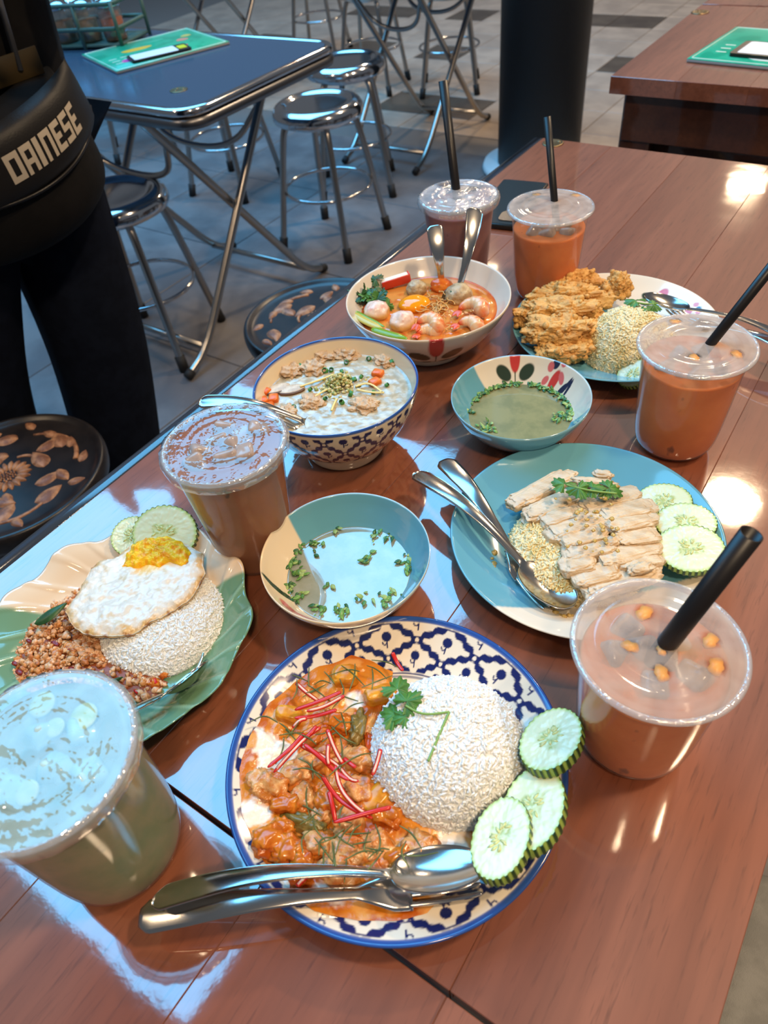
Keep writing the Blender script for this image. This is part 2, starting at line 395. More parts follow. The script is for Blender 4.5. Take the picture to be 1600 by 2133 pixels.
metal_table('folding metal table whose crossed legs show beside the black pillar', -2.0, 3.12, .72, .70)
metal_table('folding metal table at the top of the picture behind the menu', -3.55, 3.5, .72, .70)
a = P(372, 187, .756); disc_fit('dull brass disc at the near corner of the metal table', a[0], a[1], .7552, .022)

# ---------------------------------------------------------------- chrome stools
def make_stool():
    t = thing('chrome_stool', 'x', 'stool', (0, 0, 0), group='chrome stools around the metal tables')
    mk('seat', lathe(chaikin([(1e-4, .438), (.098, .438), (.108, .441), (.120, .449), (.136, .447), (.150, .436), (.156, .420), (.153, .406), (.146, .402), (.12, .405), (1e-4, .405)], 2), 56), M_CHROME, t)
    mk('foot_ring', tube([[.155 * math.cos(a), .155 * math.sin(a), .19] for a in np.arange(48) * 2 * PI / 48], .006, 8, close=True), M_CHROME, t)
    mk('seat_ring', tube([[.118 * math.cos(a), .118 * math.sin(a), .398] for a in np.arange(40) * 2 * PI / 40], .007, 8, close=True), M_CHROME, t)
    for k in range(4):
        a = k * PI / 2 + PI / 4; d = np.array([math.cos(a), math.sin(a), 0]); z = np.array([0, 0, 1.])
        pts = chaikin(np.array([d * .06 + z * .405, d * .118 + z * .40, d * .140 + z * .33, d * .20 + z * .02]), 2)
        mk('leg', tube(pts, .0115, 10), M_TUBE, t)
        mk('foot_cap', tube([d * .1955 + z * .045, d * .2045], .0155, 10), M_RUB, t)
    return t
st0 = make_stool(); first = True
for lab, x, y, a in [('chrome stool nearest to the food, in front of another stool', -1.765, 2.10, .07),
                     ('chrome stool behind the nearest one, its dark seat beside the metal table', -1.98, 2.56, .6),
                     ('chrome stool tucked under the metal table beside the dark jeans', -1.86, 1.25, .35),
                     ('chrome stool seen through the crossed legs of the metal table', -2.52, 2.36, .1),
                     ('chrome stool left of the black pillar under the far folding table', -2.28, 3.88, .5),
                     ('chrome stool at the top of the picture, left of the pillar stool', -2.72, 3.78, .2),
                     ('chrome stool far left, its rubber feet behind the metal table', -3.35, 2.55, .9),
                     ('chrome stool farthest away at the top edge, above the metal table', -3.5, 4.3, .3)]:
    o = st0 if first else copy_tree(st0); first = False
    o['label'] = lab; o.location = (x, y, 0); o.rotation_euler = (0, 0, a); o.scale = (1.03, 1.03, 1.10)

# ---------------------------------------------------------------- carved wooden stools
M_CARV = pm('carved_dark', (.012, .011, .013), .32, spec=.5, c2=(.02, .017, .018), vs=30)
M_MOTIF = pm('carved_motif', s2l(176, 128, 92), .5, c2=s2l(116, 76, 56), vs=60, lo=.38, hi=.62, bump=.3, bs=150)
def leafshape(l, w, h, bend=0, sub=10):
    s = np.linspace(0, 1, sub); t = np.linspace(-1, 1, 7); S, T = np.meshgrid(s, t, indexing='ij')
    wd = w * np.sin(PI * S ** .8) ** .8 + 1e-4
    x = l * S; y = wd * T + bend * l * S * S; z = h * np.sqrt(np.clip(1 - T * T, 0, 1)) * np.sin(PI * np.clip(S * .96 + .02, 0, 1)) ** .5
    V = np.stack([x, y, z], -1).reshape(-1, 3); return V, [grid_quads(sub, 7, False)[:, ::-1]]
def make_carved():
    t = thing('carved_stool', 'x', 'stool', (0, 0, 0), group='carved dark wooden stools')
    mk('seat', lathe(chaikin([(1e-4, .440), (.15, .440), (.160, .447), (.166, .450), (.172, .446), (.174, .432), (.170, .412), (.16, .405), (1e-4, .405)], 2), 72), M_CARV, t)
    mk('apron', lathe([(.145, .405), (.143, .345), (.130, .345), (.130, .405)], 48), M_CARV, t)
    for k in range(4):
        a = k * PI / 2 + .4; d = np.array([math.cos(a), math.sin(a), 0]); z = np.array([0, 0, 1.])
        mk('leg', tube(np.array([d * .115 + z * .40, d * .125 + z * .25, d * .150 + z * .0]), [.024, .022, .017], 12), M_CARV, t)
        b = a + PI / 2; e = np.array([math.cos(b), math.sin(b), 0])
        mk('stretcher', tube(np.array([d * .135 + z * .13, e * .135 + z * .13]), .009, 8), M_CARV, t)
    g = Geo()
    for k in range(18): g.add(leafshape(.026, .0055, .0055), rz(k * 2 * PI / 18), (.016 * math.cos(k * 2 * PI / 18), .016 * math.sin(k * 2 * PI / 18), .440))
    mk('carved_flower', g, M_MOTIF, t)
    g = Geo()
    for k in range(26):
        a = k * 2.4; r = .0155 * math.sqrt(k / 26); g.add(blob(1, (.0022, .0022, .003), 0), None, (r * math.cos(a), r * math.sin(a), .441))
    mk('carved_seed_head', g, M_MOTIF, t)
    L = [(.062, .3, 2.0, .042, .012), (.072, 1.15, .5, .040, .010), (.060, 1.9, 3.2, .036, .011), (.080, 2.6, 1.6, .044, .012), (.066, 3.3, 4.6, .040, .011), (.078, 3.95, 3.0, .042, .013), (.060, 4.6, 5.8, .036, .010),
         (.082, 5.2, 4.2, .044, .012), (.064, 5.85, .4, .038, .010), (.104, .75, 1.9, .038, .013), (.108, 1.75, 3.1, .036, .012), (.106, 2.95, 4.3, .040, .013), (.108, 4.2, 5.4, .036, .012), (.104, 5.5, .6, .040, .013), (.045, 2.25, 2.2, .028, .008), (.046, 5.0, 5.0, .028, .008), (.092, 3.45, 1.2, .030, .009), (.09, .1, 5.2, .03, .009)] + [(.125 + .012 * math.sin(k * 5.1), k * .45 + .2, k * .45 + 1.2 + .9 * math.sin(k * 3.3), .024, .0075) for k in range(14)]
    for r, a, d, l, wd in L:
        o = mk('carved_leaf', leafshape(l * 1.3, wd * 1.35, .0055, .25), M_MOTIF, t); o.location = (r * math.cos(a), r * math.sin(a), .4398); o.rotation_euler = (0, 0, d)
    for r, a0, a1 in [(.118, .3, 1.5), (.112, 1.9, 2.8), (.120, 3.2, 4.2), (.114, 4.6, 5.7), (.05, .6, 1.6), (.052, 3.4, 4.6)]:
        aa = np.linspace(a0, a1, 14); rr = r + .008 * np.sin((aa - a0) * 3)
        mk('carved_stem', tube(np.c_[rr * np.cos(aa), rr * np.sin(aa), np.full(14, .4405)], np.linspace(.0050, .0026, 14), 6, flat=.7), M_MOTIF, t)
    return t
c0 = make_carved(); c0['label'] = 'dark carved flower stool at the left edge, beside the fried egg plate'; c0.location = (-1.135, .362, 0); c0.rotation_euler = (0, 0, .6)
c1 = copy_tree(c0); c1['label'] = 'dark carved flower stool behind the table, beyond the noodle bowls'; c1.location = (-.935, 1.03, 0); c1.rotation_euler = (0, 0, 2.2)

# grey padded seat at the lower right
t = thing('bench_seat', 'grey padded bench seat at the lower right, beside the table', 'bench', (.362, .02, 0))
mk('cushion', box((.52, .72, .09), .03, 4, loc=(0, 0, .405)), pm('grey_fabric', s2l(134, 135, 134), .9, c2=s2l(120, 121, 120), vs=30, bump=.4, bs=900), t)
mk('base', box((.46, .66, .30), .006, 2, loc=(0, 0, .21)), M_BLACK, t)
for sx in (-1, 1):
    for sy in (-1, 1): mk('foot', box((.05, .05, .06), .004, 1, loc=(sx * .19, sy * .29, .03)), M_RUB, t)
# dark stool under the far wooden table
t = thing('low_box_stool', 'dark low stool under the table with the green menu', 'stool', (-.30, 1.56, 0))
mk('seat', box((.30, .24, .035), .008, 2, loc=(0, 0, .43)), pm('dark_green_seat', (.035, .034, .028), .5), t)
for sx in (-1, 1):
    for sy in (-1, 1): mk('leg', box((.03, .03, .415), .003, 1, loc=(sx * .12, sy * .09, .2075)), M_WOODD, t, smooth=False)

# ---------------------------------------------------------------- menus, cards, phone, caddy
M_MENU = None
def menu(label, pts, z, pic):
    p = np.array(pts); c = p.mean(0); ex = p[1] - p[0]; W = np.linalg.norm(ex); H = np.linalg.norm(p[3] - p[0]); a = math.atan2(ex[1], ex[0])
    t = thing('menu_board', label, 'menu', (c[0], c[1], z), a)
    mk('pages', box((W, H, .006), .001, 1, loc=(0, 0, .003)), pm('menu_pages', s2l(150, 145, 140), .6), t)
    mk('green_cover', box((W, H, .0014), .0006, 1, loc=(0, 0, .0067)), pm('menu_green', s2l(28, 150, 112), .28, c2=s2l(44, 166, 126), vs=18, lo=.45, hi=.5), t)
    mk('border_line', tube(np.c_[rrect(W - .014, H - .014, .004, 3), np.full(16, .0074)], .0011, 4, close=True), pm('menu_white', s2l(205, 220, 205), .5), t)
    for (x, y, sx, sy, col, n) in pic:
        g = np.array([(math.cos(k * 2 * PI / 20) * sx * (1 + .12 * math.sin(3 * k * 2 * PI / 20 + n)), math.sin(k * 2 * PI / 20) * sy * (1 + .1 * math.cos(2 * k * 2 * PI / 20 + n))) for k in range(20)])
        mk('printed_picture', prism(g, 0, .0004), pm('print_%d_%d_%d' % col, s2l(*col), .35), t, loc=(x * W / 2, y * H / 2, .0074), smooth=False)
    for k in range(5):
        mk('printed_line', box((.022, .0045, .0004), 0, loc=((-.78 + (k % 2) * .2) * W / 2, (-.1 - .2 * (k // 2)) * H / 2, .0077)), pm('menu_white', (.8, .8, .8)), t, smooth=False)
    return t
def card(label, x, y, z, a, W, H, yellow):
    t = thing('payment_card', label, 'card', (x, y, z), a)
    mk('stand', prism(rrect(W, H, .008, 4), 0, .006), M_BLACK, t, smooth=False)
    mk('white_panel', prism(rrect(W * .74 if yellow else W * .86, H * .86, .005, 4), .006, .0066), pm('card_white', s2l(225, 228, 235), .35), t, smooth=False, loc=(-W * .08 if yellow else 0, 0, 0))
    if yellow: mk('yellow_sticker', prism(rrect(W * .14, H * .5, .003, 3), .006, .0068), pm('card_yellow', s2l(200, 200, 30), .4), t, smooth=False, loc=(W * .39, 0, 0))
    return t
pic = [(-.25, .25, .045, .018, (222, 170, 50), 1), (-.62, -.45, .02, .016, (200, 70, 150), 2), (.55, .1, .018, .014, (205, 130, 110), 3), (.72, .35, .016, .012, (190, 170, 90), 4), (.2, .55, .03, .009, (70, 165, 130), 5), (-.15, -.62, .03, .010, (215, 225, 210), 6), (.35, -.4, .02, .012, (210, 90, 90), 7)]
m = [P2(240, 155, .757), P2(475, 92, .757), P2(410, 65, .757), P2(175, 117, .757)]
m = [np.array(q) for q in m]; m[2] = m[1] + (m[3] - m[0])
menu('green picture menu lying on the blue-grey metal table', m, .7555, pic)
cm_ = (m[0] + m[1] + m[2] + m[3]) / 4; am = math.atan2(*(m[1] - m[0])[::-1])
a = P(332, 112, .765); card('white payment card with a yellow sticker on the menu of the metal table', a[0], a[1], .7635, am - .12, .17, .075, True)
q0 = P2(1435, 123, .757); m = [q0, q0 + np.array([.42, -.045]), None, None]; up = np.array([.02, .27]); m[3] = m[0] + up; m[2] = m[1] + up
menu('green picture menu lying on the wooden table at the upper right', m, TZ + .0005, [(-.45, -.05, .022, .03, (196, 80, 160), 2), (-.25, .5, .05, .04, (225, 175, 50), 1), (-.25, -.65, .05, .02, (225, 228, 215), 6), (-.05, -.8, .022, .015, (215, 180, 60), 3), (.3, .2, .04, .03, (200, 90, 90), 5)])
a = P(1580, 102, .765); card('white payment card on the green menu at the upper right', a[0] + .055, a[1], TZ + .009, -.1, .20, .10, False)

t = thing('smartphone', 'dark smartphone lying on the table behind the tea cup', 'phone', (*P2(1062, 424, .755), TZ + .0004), math.atan2(*(P2(1090, 373) - P2(1020, 462))[::-1]))
mk('case', box((.165, .078, .0085), .0035, 3, loc=(0, 0, .00425)), pm('phone_frame', (.03, .028, .026), .25, .6), t)
mk('screen', prism(rrect(.159, .072, .008, 5), .0084, .0090), pm('phone_glass', (.03, .04, .045), .06, spec=.8), t, smooth=False)
mk('camera_bump', prism(rrect(.032, .030, .008, 5), .0084, .0105), pm('phone_ring', (.10, .09, .08), .25, .5), t, smooth=False, loc=(-.055, -.018, 0))

# wire caddy with jars on the metal table
t = thing('condiment_caddy', 'green wire condiment caddy at the far side of the metal table', 'caddy', (-2.19, 1.625, .7558), .30)
MG = pm('caddy_green', s2l(62, 92, 84), .5)
mk('tray', box((.26, .16, .008), .002, 1, loc=(0, 0, .008)), MG, t)
for z in (.05, .11): mk('rail', tube(np.c_[rrect(.26, .16, .02, 4), np.full(20, z)], .006, 6, close=True), MG, t)
for sx in (-1, 0, 1):
    for sy in (-1, 1): mk('post', tube([[sx * .13, sy * .08, .0], [sx * .13, sy * .08, .115]], .006, 6), MG, t)
M_GL = plastic('jar_glass', (.92, .95, .95), .10, (.6, .62, .62), .05, .10)
k = 0
for lab, x, y, c in [('glass condiment jar with steel lid, nearest the person', -.085, -.035, (120, 90, 60)), ('glass condiment jar with steel lid, second in the caddy', .0, -.035, (150, 120, 90)), ('glass jar of orange sauce in the caddy, farther from the person', .085, -.03, (170, 80, 40)), ('glass jar with steel lid at the back left of the caddy', -.08, .04, (90, 70, 50)), ('glass jar of red chilli in the back of the caddy', .03, .04, (150, 60, 35))]:
    v = rz(.30) @ np.array([x, y, 0]); j = thing('condiment_jar', lab, 'jar', (-2.19 + v[0], 1.625 + v[1], .7558 + .0125), group='jars in the condiment caddy')
    mk('glass', lathe(chaikin([(1e-4, .001), (.030, .001), (.034, .006), (.034, .075), (.030, .085)], 1), 28), M_GL, j)
    mk('contents', lathe([(1e-4, .003), (.031, .003), (.031, .055), (1e-4, .055)], 24), pm('jar_c%d' % k, s2l(*c), .6), j)
    l = mk('lid', lathe(chaikin([(.034, .084), (.037, .086), (.036, .094), (.02, .104), (1e-4, .106)], 2), 28), M_CHROME, j)
    mk('knob', lathe(chaikin([(1e-4, .118), (.006, .117), (.006, .11), (.003, .105)], 1), 14), M_CHROME, l); k += 1

# ================================================================== the person at the left
M_JEAN = pm('jeans', (.003, .005, .012), .9, spec=.15, c2=(.005, .008, .018), vs=25, bump=.25, bs=700)
M_JACK = pm('jacket', (.006, .0055, .0055), .75, spec=.2, c2=(.009, .008, .008), vs=12, bump=.3, bs=60)
M_SLEEVE = pm('brown_sleeve', (.045, .018, .012), .8, c2=(.03, .012, .009), vs=15)
M_SKIN = pm('skin', s2l(140, 96, 74), .5, sss=.1)
def skin(name, verts, edges, radii, mat, parent, root=0, sub=2):
    me = bpy.data.meshes.new(name); me.from_pydata([tuple(v) for v in verts], edges, []); o = bpy.data.objects.new(name + '_tmp', me); COL.objects.link(o)
    md = o.modifiers.new('s', 'SKIN'); md.use_smooth_shade = True
    for i, r in enumerate(radii): me.skin_vertices[0].data[i].radius = r if isinstance(r, tuple) else (r, r)
    me.skin_vertices[0].data[root].use_root = True
    sb = o.modifiers.new('u', 'SUBSURF'); sb.levels = sub; sb.render_levels = sub
    dg = bpy.context.evaluated_depsgraph_get(); m2 = bpy.data.meshes.new_from_object(o.evaluated_get(dg)); m2.name = name
    bpy.data.objects.remove(o); m2.materials.clear(); m2.materials.append(mat)
    for p in m2.polygons: p.use_smooth = True
    r = bpy.data.objects.new(name, m2); COL.objects.link(r); r.parent = parent; return r
def person():
    t = thing('person', 'person in dark jacket and jeans with a black waist bag, standing at left', 'person', (-1.315, .615, 0), 0)
    # faces +X, +Y is the side nearer the metal table
    H = [(0, .04, .93), (-.01, .09, 1.10), (-.02, .15, 1.28), (-.03, .19, 1.42), (-.02, .20, 1.50), (.0, .20, 1.58), (.005, .20, 1.66), (-.01, .20, 1.72),
         (-.03, .37, 1.37), (-.02, .38, 1.14), (.20, .22, 1.09), (.27, .17, 1.11),
         (-.03, .02, 1.37), (-.02, -.07, 1.14), (.20, .02, 1.11), (.27, .07, 1.13),
         (0, .14, .86), (.01, .115, .46), (-.02, .04, .08), (.09, .045, .035),
         (0, -.06, .86), (-.09, -.13, .46), (-.13, -.18, .08), (-.03, -.19, .035)]
    E = [(0, 1), (1, 2), (2, 3), (3, 4), (4, 5), (5, 6), (6, 7), (3, 8), (8, 9), (9, 10), (10, 11), (3, 12), (12, 13), (13, 14), (14, 15), (0, 16), (16, 17), (17, 18), (18, 19), (0, 20), (20, 21), (21, 22), (22, 23)]
    Rr = [.12, .12, .13, .09, .05, .07, .085, .06, .055, .042, .032, .028, .055, .042, .032, .028, .09, .058, .042, .04, .09, .058, .042, .04]
    skin('body', H, E, Rr, M_SKIN, t)
    for s in (1, -1):
        g = Geo(); w0 = np.array([.275, s * .050 + .12, 1.118])
        for k, (l, off) in enumerate(((.070, -.018), (.078, -.006), (.074, .006), (.060, .018))):
            a = w0 + [.028, -s * .01, off]; g.add(tube(chaikin([a, a + [l * .45, -s * l * .25, .004], a + [l * .5, -s * l * .75, -.004]], 2), [.0085] * 2 + [.008] * 9 + [.006], 8))
        a = w0 + [.01, s * .004, .02]; g.add(tube([a, a + [.03, -s * .01, .028], a + [.05, -s * .03, .03]], [.010, .0095, .007], 8))
        mk('fingers', g, M_SKIN, t)
    g = Geo()  # hair cap and simple face
    V, F = ico(3); V = V * [.098, .085, .10] * (1 + .02 * fbm(V * 6, 2))[:, None]; V[:, 2] = np.maximum(V[:, 2], -.02 - .05 * (V[:, 0] < 0)); g.add((V + [-.018, .20, 1.685], F)); mk('hair', g, M_BLACK, t)
    mk('nose', blob(2, (.016, .011, .02), 0), M_SKIN, t, loc=(.092, .20, 1.625))
    for s in (1, -1):
        mk('ear', blob(2, (.018, .009, .028), 0), M_SKIN, t, loc=(-.005, .20 + s * .083, 1.63)); mk('eye', blob(2, (.008, .011, .007), 0), M_BLACK, t, loc=(.078, .20 + s * .03, 1.645))
    mk('mouth', blob(2, (.008, .022, .006), 0), pm('lips', (.25, .09, .07), .5), t, loc=(.076, .20, 1.585))
    j = [(0, .055, .80), (.0, .075, .95), (-.01, .11, 1.12), (-.02, .15, 1.28), (-.03, .19, 1.42), (-.03, .36, 1.39), (-.03, .02, 1.39)]
    skin('jacket', j, [(0, 1), (1, 2), (2, 3), (3, 4), (4, 5), (4, 6)], [(.135, .20), (.135, .195), (.13, .185), (.125, .175), (.08, .09), .075, .075], M_JACK, t)
    for s in (1, -1):
        skin('sleeve', [(-.03, s * .175 + .195, 1.39), (-.02, s * .225 + .155, 1.15), (.19, s * .10 + .12, 1.095), (.23, s * .07 + .12, 1.10)], [(0, 1), (1, 2), (2, 3)], [.08, .068, .056, .048], M_SLEEVE, t)
    skin('jeans', [(0, .04, .92), (0, .135, .78), (.01, .110, .46), (-.02, .04, .07), (0, -.06, .78), (-.09, -.13, .46), (-.13, -.18, .07)], [(0, 1), (1, 2), (2, 3), (0, 4), (4, 5), (5, 6)], [(.125, .16), (.118, .118), (.108, .108), (.098, .098), (.115, .115), (.104, .104), (.095, .095)], M_JEAN, t)
    for s in (1, -1):
        sh = mk('shoe', blob(3, (.145, .05, .05), .05), M_BLACK, t, loc=((.045, .04, .045) if s > 0 else (-.075, -.18, .045)))
    mk('zip', tube([[.137, .10, .98], [.118, .14, 1.2], [.09, .17, 1.36]], .005, 6), pm('zip_grey', (.25, .26, .28), .3, .6), t)
    g = Geo()
    for k in range(7): g.add(box((.002, .018, .024), 0), None, (.168 - .001 * k, -.10 + .028 * k, .995 + .004 * (k % 2)))
    mk('yellow_patch_band', box((.003, .24, .038), .001, 1, loc=(.136, .02, .985)), pm('patch_ochre', (.055, .034, .008), .7), t)
    return t
pp = person()
# waist bag hanging in front of the person
def waist_bag():
    t = thing('waist_bag', 'black waist bag with white block lettering on its flap', 'bag', (-1.168, .652, .852), 0); t.rotation_euler = (.20, 0, 0)
    # faces +X ; v = y, h = z
    ny, nz = 48, 24; y = np.linspace(-1, 1, ny); z = np.linspace(-1, 1, nz); Y, Z = np.meshgrid(y, z, indexing='ij')
    def surf(W, Hh, dep, off, zc, e=2.6):
        d = np.clip(1 - np.abs(Y) ** e, 0, 1) ** .5 * np.clip(1 - np.abs(Z) ** 3.4, 0, 1) ** .5
        bend = -.10 * (Y * W) ** 2 / .04
        X1 = off + dep * d + bend; X0 = off - .02 * d + bend
        A = np.stack([X1, Y * W, zc + Z * Hh * (1 - .14 * Y ** 2)], -1).reshape(-1, 3); B = A.copy(); B[:, 0] = X0.ravel()
        q = grid_quads(ny, nz, False); return np.concatenate([A, B]), [q, q[:, ::-1] + ny * nz]
    mk('pouch', surf(.165, .105, .075, .0, 0), M_JACK, t)
    mk('flap', surf(.16, .052, .026, .066, .052), pm('bag_leather', (.012, .011, .011), .45, spec=.35, bump=.2, bs=400), t)
    def fx(yy, zz): return .066 + .026 * np.clip(1 - np.abs(yy / .16) ** 2.6, 0, 1) ** .5 * np.clip(1 - np.abs((zz - .052) / .052) ** 3.4, 0, 1) ** .5 - .10 * yy ** 2 / .04 + .0012
    mk('piping', tube([(fx(a, .006) - .001, a, .002 + .10 * (a / .16) ** 2 * .25) for a in np.linspace(-.155, .155, 30)], .003, 6), M_BLACK, t)
    mk('belt', tube([(-.03 + -.10 * a * a / .04 * 1.0, a, .045) for a in np.linspace(-.23, .23, 30)], [.014] * 30, 8, flat=.4), M_BLACK, t)
    s = .30
    LET = {'D': [(0, 0, s, 1), (1-s, 0, 1, 1), (0, 0, 1, .2), (0, .8, 1, 1)], 'A': [(0, 0, s, 1), (1-s, 0, 1, 1), (0, .8, 1, 1), (0, .32, 1, .5)], 'I': [(.0, 0, .9, 1)], 'N': [(0, 0, s, 1), (1-s, 0, 1, 1), (0, .8, 1, 1)],
           'E': [(0, 0, s * 1.15, 1), (0, 0, 1, .2), (0, .8, 1, 1), (0, .4, .85, .6)], 'S': [(0, 0, 1, .2), (0, .8, 1, 1), (0, .42, 1, .6), (0, .5, s, 1), (1-s, 0, 1, .5)]}
    g = Geo(); pos = -.066; hh = .040; zb = .033
    for ch, wd in zip('DAINESE', (.0225, .0205, .0095, .0205, .019, .0195, .019)):
        for (x0, y0, x1, y1) in LET[ch]:
            n = 4; uu = np.linspace(x0, x1, n); vv = np.linspace(y0, y1, n); U, Vv = np.meshgrid(uu, vv, indexing='ij')
            yy = pos + U * wd + Vv * .004; zz = zb + Vv * hh
            g.add((np.stack([fx(yy, zz), yy, zz], -1).reshape(-1, 3), [grid_quads(n, n, False)]))
        pos += wd + .0036
    mk('lettering', g, pm('bag_lettering', s2l(190, 178, 160), .35), t)
    return t
waist_bag()
# ================================================================== crockery
TEAL = s2l(98, 160, 178); TEALD = s2l(52, 112, 126); CREAM = s2l(226, 208, 178); CREAM2 = s2l(228, 216, 196); NAVY = s2l(26, 36, 92); BLUE = s2l(40, 78, 150)
M_GLAZE = pm('glazed_ceramic', rough=.12, spec=.55, col=True, coat=.4, coatr=.05)
def crock(name, label, cat, loc, inner, outer, colf, seg=256, ni=60, no=30, rf=None, zf=None, mat=None):
    """lathe of an inner profile (centre to rim) and an outer one (rim to centre), coloured by colf(theta, r, z, inner?)"""
    a = resample(chaikin(inner, 2), ni); b = resample(chaikin(outer, 2), no); prof = np.concatenate([a, b]); n = len(prof)
    V, F = lathe(prof, seg); th = np.tile(np.arange(seg) * 2 * PI / seg, n); inn = np.repeat(np.arange(n) < ni, seg); r = np.repeat(prof[:, 0], seg); z = np.repeat(prof[:, 1], seg)
    c = colf(th, r, z, inn)
    if rf is not None: k = rf(th, r); V[:, :2] *= k[:, None]
    if zf is not None: V[:, 2] += zf(th, r, z)
    o = mk(name, (V, F), mat or M_GLAZE, col=c, loc=loc); return tag(o, label, cat)
def thai_lattice(u, v, U=48., Vm=38.5, v0=.65, k=1.43, ph=.08):
    """navy coverage of the scalloped diamond lattice; u in cells (U mm wide), v 0..1 across the band (Vm mm)"""
    u = u - ph; w = (v - v0) * k; a = u + w; b = u - w
    da = np.abs(a - np.round(a)); db = np.abs(b - np.round(b)); e = .016
    ta = .060 + .075 * np.abs(np.cos(3 * PI * b)) ** 1.4; tb = .060 + .075 * np.abs(np.cos(3 * PI * a)) ** 1.4
    line = np.maximum(1 - sstep(ta - e, ta + e, da), 1 - sstep(tb - e, tb + e, db))
    nd = np.hypot((da + db) / 2 * U, (da - db) / 2 * Vm / k); iu = np.hypot((a - np.round(a) + b - np.round(b)) / 2 * U, (a - np.round(a) - b + np.round(b)) / 2 * Vm / k)
    line = line * sstep(1.3, 1.9, iu)
    ca = a - np.floor(a) - .5; cb = b - np.floor(b) - .5; x = (ca + cb) / 2 * U; y = (ca - cb) / 2 * Vm / k
    dot = 1 - sstep(3.4, 4.2, np.hypot(x, (y - 2.2) * 1.05)); stem = (1 - sstep(.35, .8, np.abs(x))) * (y < 0) * (y > -6.5)
    hook = (1 - sstep(.35, .75, np.abs(np.hypot(x - 1.8, y + 1.6) - 1.8))) * (y < -1.2)
    return np.clip(np.maximum.reduce([line, dot, stem, hook]), 0, 1)
def ang(px, py, z, c): q = P2(px, py, z) - np.asarray(c); return math.atan2(q[1], q[0])

C_CUR = np.array([-.1538, .1657]); C_CHI = np.array([-.1249, .4209]); C_FRI = np.array([-.2227, .7421]); C_TOM = np.array([-.4104, .6364])
C_CON = np.array([-.3957, .4379]); C_S1 = np.array([-.2755, .2814]); C_S2 = np.array([-.2433, .5381]); C_GRN = np.array([-.4092, .1402])
EPS = .0004
PL_IN = [(1e-4, .0065), (.062, .0065), (.078, .0085), (.098, .0165), (.1125, .0238), (.1150, .0248)]
PL_OUT = [(.1162, .0243), (.1160, .0232), (.098, .0132), (.070, .0030), (.064, .0), (.057, .0), (.055, .0028), (1e-4, .0028)]
def plate_z(r): return np.interp(r, [p[0] for p in PL_IN], [p[1] for p in PL_IN])
def cur_col(th, r, z, inn):
    c = np.tile(CREAM2, (len(th), 1)); v = (r - .074) / (.1125 - .074); u = th * 13 / (2 * PI)
    k = thai_lattice(u, v) * inn * sstep(.0745, .0755, r) * (1 - sstep(.1105, .1115, r))
    for rr in (.0738, .0712): k = np.maximum(k, inn * (1 - sstep(.0003, .0009, np.abs(r - rr))))
    c = mixc(c, NAVY, k); return mixc(c, BLUE, np.where(inn, sstep(.1112, .1122, r), 1.0))
crock('dinner_plate', 'round plate with navy and cream lattice rim, under the orange curry', 'plate', (*C_CUR, TZ + EPS), PL_IN, PL_OUT, cur_col, 1200, 110, 24)
def halfplane(p1, p2, z, c):
    """signed distance (m) from the straight edge of the dipped glaze; positive right of p1->p2 in the picture"""
    a = P2(*p1, z) - c; b = P2(*p2, z) - c; d = (b - a) / np.linalg.norm(b - a); n = np.array([d[1], -d[0]])
    return lambda th, r: (r * np.cos(th) - a[0]) * n[0] + (r * np.sin(th) - a[1]) * n[1]
hp = halfplane((1500, 1185), (1010, 1275), .77, C_CHI)
def chi_col(th, r, z, inn): return mixc(np.tile(CREAM2, (len(th), 1)), TEAL, 1 - sstep(-.001, .001, -hp(th, r)) if False else sstep(-.0012, .0012, hp(th, r)))
crock('dinner_plate', 'teal plate with a cream edge, under the sliced chicken rice', 'plate', (*C_CHI, TZ + EPS), np.array(PL_IN) * [.985, 1], np.array(PL_OUT) * [.985, 1], chi_col, 256, 60)
class Paint:
    """flat painted marks on the inner wall: u = arc length from th0, v = height above the foot"""
    def __init__(s, th, r, z, c): s.th, s.r, s.z, s.c = th, r, z, c
    def loc(s, th0): d = (s.th - th0 + PI) % (2 * PI) - PI; return d
    def ell(s, th0, z0, a, b, rot, col, m, R):
        u = s.loc(th0) * R; v = s.r - z0; cu, su = math.cos(rot), math.sin(rot); x = u * cu + v * su; y = -u * su + v * cu
        d = np.hypot(x / a, y / b); k = (1 - sstep(.88, 1.1, d)) * m * (np.abs(u) < .05); s.c = mixc(s.c, np.array(col), k)
RED = s2l(196, 62, 58); DKG = s2l(48, 62, 48); DKB = s2l(36, 44, 70); PINK = s2l(206, 104, 104)
def tulip(p, t0, r0, R, m, k=1.0):
    p.ell(t0, r0 + .012 * k, .0052 * k, .0085 * k, 0, RED, m, R)
    for sgn in (-1, 1):
        p.ell(t0 + sgn * .0125 * k / R, r0 + .004 * k, .0085 * k, .0048 * k, sgn * .35, DKG, m, R); p.ell(t0 + sgn * .010 * k / R, r0 - .006 * k, .006 * k, .0016 * k, -sgn * .2, DKG, m, R)
    p.ell(t0, r0 - .001, .0008, .006 * k, 0, DKG, m, R)
def rooster(p, t0, r0, R, m, k=1.0, s=1):
    for du, dv, a, b, rot, col in [(0, 0, .0050, .0085, -.35, RED), (-.004, .011, .0042, .0034, .5, DKB), (-.009, .008, .0036, .003, 0, PINK), (.004, .013, .0034, .003, 0, PINK), (-.011, -.001, .0045, .003, .6, PINK), (.008, .004, .0055, .0028, -.6, PINK),
                                   (.015, -.002, .0065, .0022, 1.0, DKB), (.019, .001, .0075, .0020, 1.3, DKB), (.023, .001, .0070, .0018, 1.6, DKB), (.017, -.008, .006, .0016, .5, DKB)]:
        p.ell(t0 + s * du * k / R, r0 + dv * k, a * k, b * k, s * rot, col, m, R)
hf = halfplane((1235, 590), (1500, 800), .77, C_FRI)
